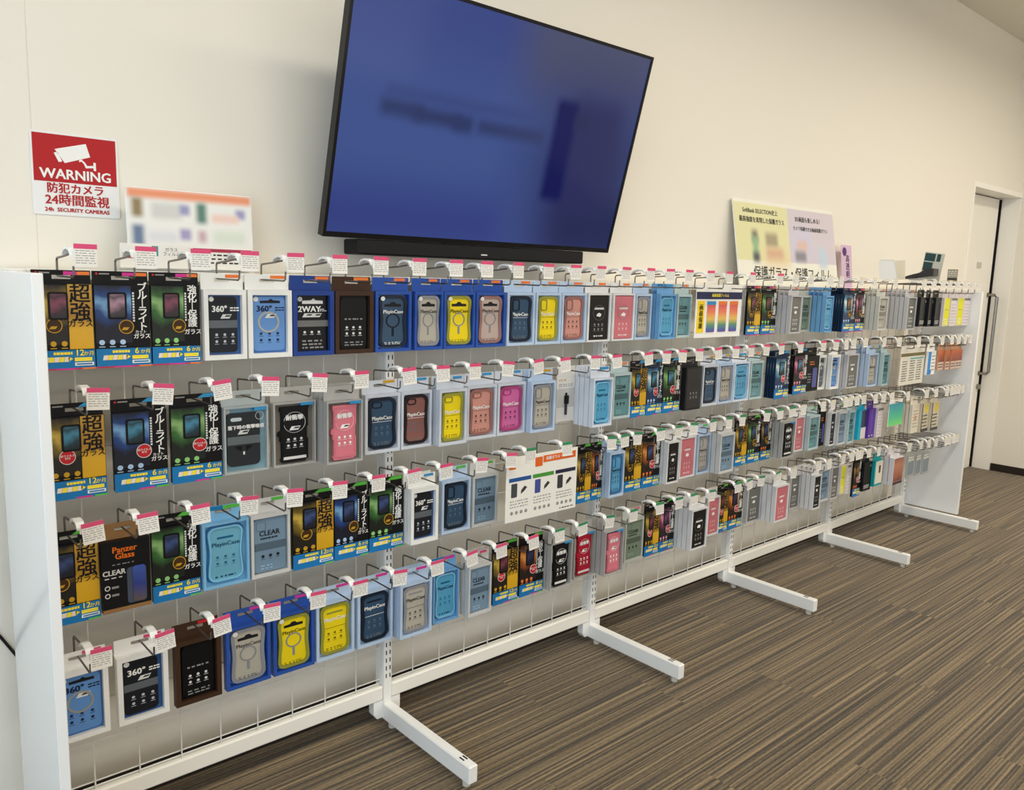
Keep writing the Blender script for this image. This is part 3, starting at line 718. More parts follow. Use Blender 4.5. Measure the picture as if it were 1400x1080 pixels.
def panzer(v, tail):
    w, t = .104, .02; F = -t; KR = M((150, 112, 70), .6)
    b = MB(); hang(b, w, KR); b.box(-w/2, w/2, F, 0, -.178, -.0222, BLACK); b.box(-w/2, w/2, F, 0, -.187, -.1782, KR)
    P = [('box_body', b.mesh('box_body'), None)]
    ot = M((236, 116, 30), .4)
    P.append(('brand_text', text('Panzer\nGlass', .0195, ot, .0005, line=.78), (-.003, F-.0006, -.050)))
    P.append(('small_print', marks(random.Random(3), -.030, .016, -.078, -.074, 1, F, DIM, .5).mesh('small_print'), None))
    P.append(('title_text', text('CLEAR', .0165, SILV, .0005), (-.027, F-.0006, -.094)))
    P.append(('small_print', marks(random.Random(5), -.047, -.010, -.108, -.104, 1, F, SILV, .6).mesh('small_print'), None))
    m = MB()
    for z in (-.128, -.146): m.ring(circ(-.042, z, .006, 10), circ(-.042, z, .004, 10), F-.0005, F+.0002, SILV); m.box(-.033, -.018, F-.0005, F+.0002, z-.003, z+.002, DIM)
    P.append(('feature_icons', m.mesh('feature_icons'), None))
    p = MB().prism(rrect(.000, .042, -.172, -.088, .007), F-.0016, F+.0002, M((74, 84, 104), .2, coat=.5)); p.prism(rrect(.012, .040, -.170, -.086, .006), F-.003, F-.0017, M_grad('panzer_phone', [(0, (96, 84, 80)), (.5, (50, 66, 140)), (1, (64, 90, 170))], 'Z', -.17, -.09, .2, .4))
    P.append(('phone_picture', p.mesh('phone_picture'), None))
    P.append(('top_edge', MB().box(-w/2, w/2, -.0026, -.0017, .006, .0135, KR).mesh('top_edge'), None))
    return t, w, P

def pack(name, w, h, t, col, rects, texts=(), tab=None, rough=.5):
    """general printed pack: body, hanger tab and printed panels (part name, x0, x1, z0, z1, material, lift)"""
    b = MB(); hang(b, w, tab or col); b.bevbox(-w/2, w/2, -t, 0, -.0222-h, -.0222, col, .0008)
    P = [(name, b.mesh(name), None)]
    for nm, x0, x1, z0, z1, mat, lift in rects: P.append((nm, MB().box(x0, x1, -t-lift, -t+.0002, z0, z1, mat).mesh(nm), None))
    for nm, s, size, mat, x, z in texts: P.append((nm, text(s, size, mat, .0003), (x, -t-.0025, z)))
    return t, w, P
def other(key, tail):
    R = random.Random(key)
    def pr(x0, x1, z0, z1, n, t, mat): return ('small_print', marks(R, x0, x1, z0, z1, n, -t, mat, .45).mesh('small_print'), None)
    if key == 'rbw':
        NAV = M((40, 44, 84), .45); g3 = M_grad('rainbow', [(0, (140, 60, 120)), (.12, (70, 90, 170)), (.3, (90, 150, 110)), (.48, (230, 190, 90)), (.7, (236, 130, 90)), (1, (226, 70, 90))], 'Z', -.175, -.055)
        t, w, P = pack('leaflet_card', .30, .168, .003, WHITE, [('header_strip', -.148, .148, -.040, -.012, NAV, .001), ('yellow_strip', -.140, -.096, -.170, -.046, YEL, .001)], [('title_text', '画面保護フィルム', .014, YTX, 0, -.026), ('side_text', '画\n面\n保\n護', .024, B_, -.118, -.108)])
        for x in (-.054, .020, .094):
            P.append(('phone_picture', MB().prism(rrect(x-.030, x+.030, -.172, -.050, .007), -.0045, -.0029, W_).prism(rrect(x-.027, x+.027, -.169, -.056, .006), -.005, -.0044, g3).mesh('phone_picture'), None))
            P.append(('phone_label', MB().box(x-.028, x+.028, -.0054, -.0046, -.062, -.048, SKY if x < 0 else ORA).mesh('phone_label'), None))
        return t, w, P
    if key == 'scr':
        t, w, P = pack('hang_card', .080, .152, .003, M((226, 224, 220), .5), [('grey_panel', -.038, .038, -.125, -.06, M((196, 196, 194), .5), .0006)])
        s = MB().tube([(0, -.007, -.083), (0, -.007, -.075)], .003, BLACK, 8); s.tube([(0, -.009, -.084), (0, -.009, -.100), (0, -.009, -.112)], .0075, BLACK, 10); s.tube([(0, -.007, -.112), (0, -.007, -.150)], .004, DGREY, 8)
        P.append(('screwdriver_bit', s.mesh('screwdriver_bit'), None)); P.append(pr(-.03, .03, -.056, -.044, 2, .003, DIM)); P.append(pr(-.03, .0, -.036, -.028, 1, .003, GOLD))
        return t, w, P
    if key == 'bbx':
        t, w, P = pack('thick_box', .100, .170, .026, M((28, 28, 30), .4, coat=.3), [('front_panel', -.044, .046, -.184, -.030, M((44, 44, 46), .3, coat=.4), .0008)]); P.append(pr(-.02, .02, -.092, -.086, 1, .026, GOLD)); icons(P, 0, -.125, -.0269, DIM, 3, .018, 2); return t, w, P
    if key == 'kph':
        t, w, P = pack('box_body', .104, .165, .02, BLACK, []); P.append(('phone_picture', MB().prism(rrect(-.004, .034, -.170, -.078, .007), -.0225, -.0199, M((78, 84, 150), .2, coat=.5)).mesh('phone_picture'), None)); P.append(pr(-.03, .01, -.066, -.044, 2, .02, ORA)); P.append(pr(-.042, -.012, -.150, -.100, 4, .02, DIM)); return t, w, P
    if key == 'blk':
        t, w, P = pack('box_body', .078, .150, .02, M((22, 23, 26), .35, coat=.3), []); P.append(pr(-.03, .02, -.160, -.140, 3, .02, SILV)); P.append(('corner_mark', MB().box(.018, .030, -.0206, -.0198, -.05, -.038, GREY).mesh('corner_mark'), None)); return t, w, P
    if key == 'yel':
        t, w, P = pack('box_body', .078, .150, .016, M((226, 216, 214), .5), [('yellow_panel', -.030, .034, -.168, -.024, M((228, 224, 20), .45), .0008)]); P.append(pr(-.02, .02, -.165, -.130, 3, .0168, W_)); P.append(pr(-.02, .02, -.09, -.08, 1, .0168, GREY)); return t, w, P
    if key == 'wht':
        t, w, P = pack('box_body', .078, .150, .016, M((224, 216, 216), .5), [('grey_header', -.036, .036, -.036, -.024, GREY, .0006)]); P.append(pr(-.03, .03, -.165, -.05, 7, .016, M((200, 188, 190), .5))); return t, w, P
    if key == 'bkl':
        t, w, P = pack('paper_sheet', .29, .165, .003, M((226, 222, 208), .6), [('header_strip', -.143, .143, -.040, -.024, M((120, 110, 70), .5), .0008), ('green_line', -.03, .13, -.056, -.050, TEAL, .0006)])
        for x in (-.12, -.03, .055): P.append(pr(x, x+.06, -.170, -.060, 9, .003, DGREY))
        return t, w, P
    if key == 'blu':
        t, w, P = pack('hang_pack', .098, .125, .012, WHITE, [('blue_panel', -.047, -.012, -.145, -.024, M((40, 140, 214), .4), .0008)]); P.append(('hand_print', MB().prism([(-.040, -.145), (-.002, -.145), (.004, -.128), (-.012, -.118), (-.034, -.122)], -.0132, -.0118, M((40, 130, 210), .4)).mesh('hand_print'), None)); P.append(pr(0, .04, -.13, -.04, 5, .012, DIM)); return t, w, P
    if key == 'orp':
        t, w, P = pack('hang_pack', .075, .105, .010, M((206, 150, 110), .45), [('brown_panel', -.036, .036, -.082, -.023, M_grad('orange_print', [(0, (90, 36, 40)), (.5, (170, 80, 44)), (1, (226, 110, 36))], 'Z', -.09, -.02, .4, .6), .0008), ('pale_band', -.036, .036, -.125, -.085, M((214, 190, 178), .5), .0006)]); P.append(pr(-.03, .03, -.118, -.09, 2, .0106, B_)); return t, w, P
    if key == 'cyn':
        t, w, P = pack('box_body', .082, .150, .018, M((30, 168, 200), .45), [('window_print', -.012, .040, -.112, -.026, M((58, 60, 84), .3), .0008), ('pale_base', -.012, .040, -.170, -.114, M((226, 216, 212), .5), .0008)]); return t, w, P
    if key == 'pur':
        t, w, P = pack('box_body', .069, .150, .018, M((92, 52, 160), .4), [('light_line', -.004, -.001, -.165, -.026, M((140, 110, 200), .4), .0006)]); P.append(('dots', MB().prism(circ(-.018, -.160, .005, 10), -.0186, -.0178, SILV).prism(circ(.014, -.160, .005, 10), -.0186, -.0178, SILV).mesh('dots'), None)); return t, w, P
    if key == 'grn':
        t, w, P = pack('leaflet_card', .165, .100, .003, WHITE, [('gradient_print', -.080, .080, -.120, -.004, M_grad('teal_green', [(0, (120, 226, 110)), (.4, (70, 196, 150)), (1, (24, 160, 180))], 'Z', -.12, -.01), .0006)]); return t, w, P
    if key == 'beg':
        t, w, P = pack('box_body', .088, .155, .016, M((226, 218, 200), .5), []); P.append(pr(-.03, .03, -.15, -.05, 6, .016, M((176, 160, 136), .5))); P.append(('small_picture', MB().prism(circ(.0, -.095, .014), -.0168, -.0158, M((200, 150, 120), .4)).mesh('small_picture'), None)); return t, w, P
    if key == 'ybk':
        t, w, P = pack('box_body', .090, .155, .016, M((206, 196, 172), .5), [('dark_base', -.044, .044, -.176, -.160, DGREY, .0006), ('yellow_panel', -.01, .03, -.075, -.03, M((222, 200, 70), .45), .0006), ('dark_edge', -.044, -.034, -.16, -.024, DGREY, .0006)]); P.append(pr(-.03, .03, -.155, -.08, 4, .016, DGREY)); return t, w, P
    if key == 'tea':
        tl = M((24, 156, 160), .4); t, w, P = pack('box_body', .088, .135, .016, tl, [('pale_panel', -.034, .042, -.145, -.026, M((226, 222, 206), .5), .0008)]); P.append(('dark_picture', MB().prism(rrect(.0, .018, -.09, -.05, .005), -.0175, -.0166, DGREY).mesh('dark_picture'), None)); return t, w, P
    if key == 'cop':
        t, w, P = pack('box_body', .105, .145, .026, M((226, 222, 226), .5), [('copper_panel', -.050, .050, -.150, -.026, M_grad('copper', [(0, (90, 50, 40)), (.3, (170, 104, 80)), (.7, (196, 130, 104)), (1, (150, 96, 80))], 'Z', -.16, -.02, .3, .4), .0008), ('dark_base', -.050, .050, -.166, -.152, M((80, 50, 44), .4), .0008)]); return t, w, P
    if key == 'bag':
        t, w, P = pack('clear_pouch', .078, .120, .008, M((176, 178, 170), .25, coat=.6), [('cable_print', -.034, .034, -.130, -.06, M((132, 146, 156), .25, coat=.5), .0008)]); P.append(pr(-.03, .03, -.056, -.03, 2, .008, WHITE)); return t, w, P
    raise KeyError(key)

DESC = {'gY': 'black screen film packet with gold title strip', 'gB': 'black and blue screen film packet with white title', 'gG': 'black and green screen film packet with white title',
 'gO': 'black and orange screen film packet', 'gR': 'black and rose screen film packet', 'gD': 'pale blue screen film packet', 'gK': 'black and brown screen film packet',
 '360k': 'white carton with dark case on blue', '360b': 'white carton with light blue ring case', '360g': 'white carton with grey case', '2way': 'navy carton with black front and white lettering',
 'brn': 'dark brown carton with black window', 'magN': 'royal blue carton with navy ring case', 'magW': 'royal blue carton with beige ring case', 'magY': 'royal blue carton with yellow ring case', 'magP': 'royal blue carton with rosy beige ring case',
 'wvN': 'pale blue carton with navy bumper case', 'wvY': 'pale carton with yellow bumper case', 'wvS': 'pale carton with salmon bumper case', 'wvW': 'pale carton with beige bumper case', 'wvB': 'pale carton with blue bumper case',
 'seN': 'pale grey carton with navy bumper case', 'seM': 'pale grey carton with brown black-rimmed case', 'seY': 'pale grey carton with yellow case', 'seS': 'pale grey carton with salmon pink case', 'seF': 'pale grey carton with magenta case',
 'rdB': 'sky blue carton with clear blue case', 'rdL': 'light blue carton with wavy outlined case', 'rgK': 'grey carton with black rugged case', 'rgP': 'grey carton with pink rugged case', 'rgR': 'grey carton with crimson rugged case',
 'flK': 'white carton with black wallet case', 'flP': 'white carton with pink wallet case', 'flG': 'grey carton with dark grey wallet case', 'clr': 'white-framed carton with grey-blue clear case', 'clT': 'carton with clear teal case', 'clG': 'carton with clear green case', 'clW': 'carton with clear ivory case',
 'shk': 'pale teal carton with black shockproof case', 'pnz': 'black box with orange lettering and phone picture', 'rbw': 'white card with three rainbow phones', 'scr': 'pale hang card with black screwdriver bit', 'bbx': 'thick black box', 'kph': 'black box with violet phone picture',
 'blk': 'black box with white base print', 'yel': 'white and yellow box', 'wht': 'pale pinkish white box', 'bkl': 'sheet of small printed tables', 'blu': 'white pack with blue stripe', 'orp': 'short orange and brown pack', 'cyn': 'cyan box with dark window',
 'pur': 'purple box', 'grn': 'teal to green gradient leaflet', 'beg': 'beige box', 'ybk': 'beige box with yellow patch and dark base', 'tea': 'teal framed box', 'cop': 'thick white box with copper front', 'bag': 'small clear pouch'}
def proto(key, tail):
    k = (key, tail)
    if k in PROTO: return PROTO[k]
    h = key[:2]
    if key[0] == 'g' and key != 'grn': r = glass(key[1], tail)
    elif h == '36': r = case360(key[3], tail)
    elif key == '2way': r = twoway(0, tail)
    elif key == 'brn': r = brown(0, tail)
    elif h == 'ma': r = playin('mag', key[3], tail)
    elif h == 'wv': r = playin('wv', key[2], tail)
    elif h == 'se': r = playin('se', key[2], tail)
    elif h == 'rd': r = roundbox(key[2], tail)
    elif h == 'rg': r = rugged(key[2], tail)
    elif h == 'fl': r = flip(key[2], tail)
    elif h == 'cl': r = clear(key[2], tail)
    elif key == 'shk': r = shock(0, tail)
    elif key == 'pnz': r = panzer(0, tail)
    else: r = other(key, tail)
    PROTO[k] = r
    return r
def cat_of(key): return 'film packet' if key[0] == 'g' and key != 'grn' else 'leaflet' if key in ('rbw', 'bkl', 'grn') else 'case box' if key in DESC and 'carton' in DESC[key] else 'package'
def nm_of(key): return {'film packet': 'film_packet', 'leaflet': 'hanging_leaflet', 'case box': 'phone_case_box', 'package': 'accessory_package'}[cat_of(key)]
def package(key, tail, x, y_front, zr, width, label, behind=False):
    t, w, P = proto(key, tail)
    rng = random.Random(int(x*977)+int(zr*100))
    o = thing(nm_of(key), label, cat_of(key), (x, y_front+t, zr-.0382), (0, 0, 0), '%s hanging in the %s row' % ({'film packet': 'film packets', 'leaflet': 'leaflets', 'case box': 'case cartons', 'package': 'small packages'}[cat_of(key)], ROW[int(tail[1])]))
    o.scale = (max(.5, min(1.12, width/w)), 1, 1)
    for i, (n, me, loc) in enumerate(P):
        if behind and i > 1: break
        c = link(n, me, o)
        if loc: c.location = loc
    return o

TABLE = {
1:"gY 0.105 0.111 1 0.033;gB 0.220 0.113 1 0.033;gG 0.334 0.108 1 0.033;360k 0.445 0.102 1 0.043;360b 0.557 0.113 1 0.043;2way 0.674 0.115 1 0.043;brn 0.793 0.115 1 0.043;magN 0.915 0.118 1 0.043;magW 1.034 0.098 1 0.043;magY 1.144 0.115 1 0.043;magP 1.264 0.118 1 0.043;wvN 1.387 0.119 1 0.043;wvY 1.506 0.113 1 0.043;wvS 1.624 0.117 1 0.043;flK 1.748 0.119 1 0.043;flP 1.875 0.120 1 0.043;wvW 1.983 0.089 1 0.043;rdB 2.094 0.096 2 0.066;clT 2.225 0.088 1 0.043;rbw 2.427 0.311 1 0.060;gY 2.720 0.104 1 0.033;gG 2.839 0.118 1 0.033;flG 2.966 0.090 3 0.089;clG 3.137 0.081 1 0.043;rdB 3.216 0.070 4 0.112;gD 3.436 0.118 6 0.098;gR 3.570 0.098 1 0.087;clW 3.714 0.097 5 0.135;flG 3.951 0.106 5 0.175;blk 4.045 0.076 1 0.192;blk 4.111 0.051 1 0.204;blk 4.174 0.070 1 0.216;yel 4.250 0.076 1 0.230;wht 4.331 0.080 1 0.235;yel 4.421 0.089 1 0.235;wht 4.514 0.091 1 0.235",
2:"gY 0.117 0.112 1 0.033;gB 0.247 0.116 1 0.033;gG 0.373 0.118 1 0.033;shk 0.491 0.112 1 0.043;rgK 0.619 0.119 1 0.043;rgP 0.737 0.105 3 0.089;seN 0.882 0.114 1 0.043;seM 0.995 0.105 1 0.043;seY 1.109 0.101 2 0.066;seS 1.237 0.119 1 0.043;seF 1.358 0.117 1 0.043;wvW 1.474 0.109 2 0.066;scr 1.615 0.087 1 0.026;rdB 1.709 0.096 4 0.112;clT 1.887 0.095 1 0.043;gY 1.990 0.087 1 0.033;gD 2.083 0.092 1 0.033;gG 2.186 0.108 1 0.033;bbx 2.305 0.102 1 0.049;seN 2.427 0.106 1 0.043;wvW 2.537 0.105 1 0.043;rdB 2.651 0.113 1 0.043;clT 2.765 0.097 1 0.043;gD 2.922 0.118 4 0.072;gR 3.124 0.118 2 0.046;kph 3.243 0.109 1 0.043;360g 3.334 0.067 1 0.043;360b 3.413 0.087 1 0.068;flG 3.535 0.114 2 0.094;wvW 3.690 0.104 4 0.123;clT 3.791 0.075 3 0.144;bkl 3.977 0.290 1 0.194;blu 4.175 0.100 1 0.211;orp 4.271 0.075 1 0.221;orp 4.340 0.057 1 0.230;orp 4.405 0.065 1 0.235;orp 4.482 0.083 1 0.235",
3:"gY 0.093 0.111 1 0.033;pnz 0.203 0.103 1 0.043;gG 0.317 0.111 1 0.033;rdL 0.434 0.118 1 0.043;clr 0.550 0.105 1 0.043;gY 0.674 0.119 1 0.033;gB 0.789 0.106 1 0.033;gG 0.902 0.114 1 0.033;360k 1.012 0.096 2 0.066;wvN 1.145 0.109 1 0.043;clr 1.260 0.102 1 0.043;pop 1.434 0.311 0 0.118;gY 1.715 0.074 1 0.033;gO 1.782 0.056 1 0.033;wvB 1.853 0.080 2 0.066;gY 1.980 0.097 1 0.033;gO 2.086 0.108 1 0.033;flK 2.181 0.075 2 0.066;flP 2.304 0.101 1 0.043;wvW 2.413 0.087 1 0.043;clr 2.509 0.101 3 0.089;gY 2.695 0.090 1 0.033;gG 2.795 0.099 1 0.033;gK 2.894 0.086 1 0.033;rgK 2.991 0.103 3 0.089;flP 3.169 0.083 1 0.043;clT 3.261 0.095 2 0.066;kph 3.382 0.045 1 0.043;flK 3.431 0.047 1 0.072;clr 3.497 0.080 1 0.087;clT 3.571 0.064 1 0.098;cyn 3.647 0.082 1 0.115;pur 3.725 0.069 1 0.127;wht 3.792 0.059 1 0.138;grn 3.909 0.169 1 0.164;beg 4.096 0.088 3 0.189;ybk 4.189 0.092 1 0.202;ybk 4.287 0.099 1 0.215",
4:"360b 0.099 0.112 1 0.043;360k 0.230 0.113 1 0.043;brn 0.359 0.111 1 0.043;magW 0.486 0.121 1 0.043;magY 0.611 0.120 1 0.043;wvY 0.734 0.118 1 0.043;wvN 0.861 0.118 1 0.043;wvW 0.986 0.112 2 0.066;rdB 1.113 0.098 1 0.043;clr 1.228 0.092 2 0.066;gY 1.362 0.108 1 0.033;gO 1.479 0.109 1 0.033;rgK 1.588 0.103 2 0.066;rgR 1.727 0.106 1 0.043;rgP 1.833 0.100 3 0.089;clG 1.999 0.107 1 0.043;gY 2.116 0.086 1 0.033;gR 2.209 0.094 1 0.033;flK 2.315 0.105 4 0.112;flP 2.512 0.084 1 0.043;gY 2.594 0.074 1 0.033;gO 2.688 0.108 1 0.033;flG 2.821 0.110 1 0.043;flP 2.935 0.112 4 0.112;flG 3.171 0.087 1 0.043;flK 3.252 0.068 4 0.112;clr 3.415 0.089 2 0.066;flG 3.500 0.076 2 0.074;yel 3.562 0.043 1 0.082;wht 3.603 0.034 1 0.093;gK 3.662 0.078 1 0.107;blk 3.747 0.085 1 0.122;tea 3.838 0.092 1 0.136;cop 4.003 0.118 3 0.167;bag 4.124 0.081 1 0.180;bag 4.197 0.059 1 0.191;bag 4.269 0.078 1 0.201",
}
POS = {}
TAGK = {1: 2.75, 2: 3.25, 3: 1.35, 4: 1.38}
for row in (1, 2, 3, 4):
    for item in TABLE[row].split(';'):
        key, x, wd, n, yf = item.split(); x, wd, n, yf = float(x), float(wd), int(n), -float(yf)
        tail = 'r%d' % row; t = proto(key, tail)[0] if key != 'pop' else .003
        b = bay_of(x)
        kind = 'p' if x < TAGK[row] else ('b' if row < 3 else ('g' if x < 2.9 else 'b'))
        L = max(.118, -yf+.022)
        if key == 'pop':
            for dx, nm in ((-.075, 'left'), (.085, 'right')):
                hook(row, x+dx, .100, kind, 'at the %s end of the white leaflet' % nm)
            continue
        hs = (0,) if wd < .2 else (-.08, .08)
        for q, dx in enumerate(hs):
            hook(row, x+dx, L, kind, 'holding a '+{'film packet': 'film packet', 'leaflet': 'leaflet', 'case box': 'case carton', 'package': 'small package'}[cat_of(key)])
        k = POS[(row, b)] = POS.get((row, b), 0)+1
        place = '%s in %s bay, %s row' % (ORD[k-1], BAY[b], ROW[row])
        package(key, tail, x, yf, ZR[row], wd, '%s, %s' % (DESC[key], place))
        for j in range(1, n):
            yb = yf+j*(t+.003)
            if yb+t > -.006: break
            package(key, tail, x, yb, ZR[row], wd, '%s package behind the %s, %s bay, %s row' % (ORD[j-1], DESC[key], BAY[b], ROW[row]), True)
# empty hooks at the right-hand end of the lower rows
for row, xs in ((2, (4.505,)), (3, (4.347, 4.398, 4.451, 4.507)), (4, (4.345, 4.395, 4.449, 4.507))):
    for x in xs: hook(row, x, .245, 'b', 'without any package')

# ------------------------------------------------------------------ white product leaflet across two hooks, third row
lf = thing('product_leaflet', 'white leaflet with orange header and three coloured headings across two third-row hooks', 'leaflet', (1.434, -.115, .769))
lm = MB(); lm.bevbox(-.156, .156, -.002, 0, -.168, .038, M((242, 240, 232), .45), .0005)
obj('leaflet_sheet', lm, lf)
LO = M((226, 104, 34), .5)
obj('orange_header', MB().box(.0, .146, -.0028, -.0019, .006, .028, LO), lf); obj('orange_label', MB().box(-.145, -.118, -.0028, -.0019, .0, .026, LO).box(-.035, -.004, -.0028, -.0019, -.004, .026, LO), lf)
letters('header_text', '保護ガラス・フィルム', .0125, WHITE, lf, (.073, -.0030, .017), bold=.0002)
for x, rgb, nm in ((-.098, (40, 86, 150), 'blue'), (.002, (74, 150, 60), 'green'), (.102, (40, 42, 66), 'navy')):
    obj('%s_heading' % nm, MB().box(x-.046, x+.046, -.0028, -.0019, -.040, -.028, M(rgb, .5)), lf)
    p = MB().prism(rrect(x-.036, x-.012, -.090, -.046, .003, 3), -.0028, -.0019, {'blue': M((70, 74, 80), .4), 'green': M((70, 80, 150), .4), 'navy': DGREY}[nm])
    p.prism([(x+.004, -.082), (x+.016, -.076), (x+.030, -.064), (x+.020, -.058), (x+.006, -.070)], -.0028, -.0019, DGREY)
    obj('phone_picture', p, lf)
    obj('small_print', marks(random.Random(int(x*100)), x-.040, x+.036, -.126, -.098, 3, -.002, INK, .4), lf)
    q = MB()
    for i in range(4): q.prism(circ(x-.032+.020*i, -.140, .006, 8), -.0026, -.0019, DIM)
    obj('feature_icons', q, lf)
obj('foot_print', marks(random.Random(1), .08, .142, -.161, -.155, 1, -.002, DGREY, .6), lf)

# ------------------------------------------------------------------ television, tilted down, with its sound bar
TW, TH, TILT = 1.10, .640, math.radians(14.4)
tv = thing('television', 'large wall-mounted television tilted down, dim blue screen', 'television', (1.27, 0.0, 1.447), (TILT, 0, 0))
BZ = M((16, 16, 18), .3, coat=.3)
bz = MB(); bz.frame(-TW/2, TW/2, 0, TH, -TW/2+.009, TW/2-.009, .014, TH-.009, -.004, .012, BZ); bz.box(-TW/2, TW/2, .0119, .022, 0, TH, BZ)
obj('bezel', bz, tv)
obj('rear_housing', MB().bevbox(-.40, .40, .022, .060, .06, .46, BZ, .01), tv)
smat = M_soft('television_picture', (66, 86, 146), [
    (-.25, .60, .8, .10, .20, (56, 70, 134)), (.30, .60, .28, .14, .12, (78, 82, 112)), (.40, .20, .26, .30, .22, (40, 48, 96)), (.45, .08, .20, .10, .10, (34, 42, 86)),  # soft grey patch at top right paints a room reflection into the picture
    (.36, .30, .11, .17, .05, (41, 44, 93)), (-.30, .06, .36, .09, .10, (52, 66, 132)),
    (-.36, .345, .07, .022, .02, (50, 63, 108)), (-.25, .338, .08, .020, .02, (48, 60, 104)), (-.16, .334, .035, .024, .02, (46, 59, 104)), (.02, .335, .13, .020, .02, (50, 62, 108)), (-.16, .385, .26, .016, .02, (58, 74, 130)),
    (.225, .305, .045, .150, .022, (5, 15, 84)), (.295, .40, .03, .02, .02, (34, 42, 84))], emit=1.38, rough=.12)
obj('screen', MB().box(-TW/2+.009, TW/2-.009, -.0005, .0118, .014, TH-.009, smat), tv)
letters('maker_mark', 'TV', .008, GREY, tv, (0, -.0045, .007)) if False else None
sb = thing('sound_bar', 'long black sound bar hung under the television', 'sound bar', (1.262, .0, 1.4045))
GRILLE = M((20, 21, 23), .6, grain=.2)
obj('bar_body', MB().bevbox(-.436, .436, -.004, .075, 0, .041, GRILLE, .004), sb)
obj('maker_mark', MB().box(-.012, .012, -.0047, -.0035, .012, .0155, SILV), sb, label='tiny silver maker mark')
ar = MB(); o_ = (1.27, .115, 1.5)
ar.box(-.25, .25, -.001, .0045, .02, .42, DARK)
for x0, x1 in ((-.20, -.16), (.16, .20)): ar.box(x0, x1, -.150, .001, .23, .26, DARK)
mb = obj('mounting_bracket', ar, tv)
mb.matrix_local = (Matrix.Translation((1.27, 0.0, 1.447)) @ Matrix.Rotation(TILT, 4, 'X')).inverted() @ Matrix.Translation(o_)
hg = MB()
for x0, x1 in ((-.20, -.16), (.16, .20)):
    hg.add([(x0,.075,.004),(x1,.075,.004),(x1,.075,.037),(x0,.075,.037),(x0,.1195,.004),(x1,.1195,.004),(x1,.1195,.037),(x0,.1195,.037)], [(0,3,2,1),(4,5,6,7),(0,1,5,4),(1,2,6,5),(2,3,7,6),(3,0,4,7)], DARK)
hb = obj('hanging_bracket', hg, sb); hb['kind'] = 'stuff'
# ------------------------------------------------------------------ security camera warning sign
sg = thing('warning_sign', 'white and red security camera warning sign stuck on the wall', 'sign', (.178, YW, 1.552))
SR = M((182, 34, 38), .45)
sp = MB(); sp.prism(rrect(-.0885, .0885, -.0885, .0885, .004, 3), -.0025, -.0003, M((240, 240, 238), .4))
obj('sign_plate', sp, sg)
obj('red_field', MB().box(-.084, .084, -.0031, -.0024, -.017, .0845, SR), sg)
cm = MB(); f0, f1 = -.0037, -.003
cm.prism([(-.022, .025), (.030, .043), (.022, .071), (-.041, .053)], f0, f1, WHITE)
cm.prism([(-.034, .026), (-.027, .028), (-.036, .048), (-.043, .045)], f0, f1, WHITE)
cm.prism([(.007, .030), (.012, .032), (.017, .026), (.020, .018), (.036, .020), (.036, .014), (.041, .014), (.041, .032), (.036, .032), (.036, .025), (.023, .0235), (.019, .030), (.012, .0365), (.007, .034)], f0, f1, WHITE)
obj('camera_pictogram', cm, sg)
letters('warning_text', 'WARNING', .0298, WHITE, sg, (0, -.0037, -.0005), bold=.0007)
letters('japanese_text', '防犯カメラ', .0235, SR, sg, (-.002, -.0031, -.0315), bold=.0006)
letters('japanese_text', '24時間監視', .0262, SR, sg, (.001, -.0031, -.0565), bold=.0006)
letters('english_text', '24h  SECURITY CAMERAS', .0118, SR, sg, (0, -.0031, -.077), bold=.0004)

# ------------------------------------------------------------------ posters that stand on the ledge, leaning on the wall
def poster(name, label, x, z, y, w, h, lean, mat, cat='poster'):
    o = thing(name, label, cat, (x, y, z), (-lean, 0, 0))
    obj('poster_board', MB().bevbox(-w/2, w/2, -.002, .003, 0, h, W_, .0008), o)
    if mat: obj('printed_face', MB().box(-w/2+.002, w/2-.002, -.0028, -.0019, .002, h-.002, mat), o)
    return o
PR = (0, 0, 0)
m1 = M_soft('blurred_a4_print', (240, 239, 234), [(0, .178, .146, .011, .009, (238, 156, 118)),
    (-.125, .145, .012, .022, .010, (150, 132, 96)), (-.125, .082, .013, .024, .010, (112, 130, 160)), (.022, .140, .012, .024, .010, (100, 136, 122)), (.022, .085, .010, .014, .010, (206, 176, 186)),
    (-.060, .140, .034, .018, .012, (214, 213, 208)), (-.018, .145, .012, .012, .009, (158, 158, 196)), (-.018, .088, .013, .013, .009, (166, 160, 198)), (.118, .143, .012, .011, .009, (158, 158, 200)),
    (.080, .130, .034, .010, .010, (242, 212, 200)), (.088, .085, .040, .016, .014, (222, 230, 216)), (-.070, .080, .034, .012, .014, (224, 224, 228))], rough=.35)
poster('advertising_poster', 'white A4 poster with orange band, leaning on the wall below the warning sign', .412, 1.3455, .056, .297, .19, .06, m1)
m2 = M_soft('two_part_print', (240, 238, 224), [(-.217, .235, .217, .125, .004, (226, 223, 172)), (-.12, .12, .12, .04, .06, (232, 212, 170)), (-.17, .25, .10, .03, .06, (226, 222, 170)),
    (.218, .235, .218, .125, .004, (213, 203, 211)), (.12, .20, .09, .06, .05, (206, 204, 226)),
    (-.285, .215, .024, .028, .02, (120, 124, 104)), (-.285, .165, .022, .05, .02, (150, 186, 146)), (-.285, .125, .026, .022, .02, (92, 92, 96)), (-.150, .205, .05, .03, .02, (168, 156, 128)), (-.130, .145, .07, .025, .025, (216, 176, 146)),
    (.115, .190, .05, .025, .025, (222, 190, 178)), (.095, .140, .05, .025, .02, (140, 138, 146)), (.30, .14, .04, .05, .03, (196, 210, 226))], rough=.35)
pp = poster('advertising_poster', 'wide yellow and lilac poster leaning on the wall above the fourth bay', 3.145, 1.3455, .040, .868, .375, .18, m2)
PT = M((34, 34, 36), .5)
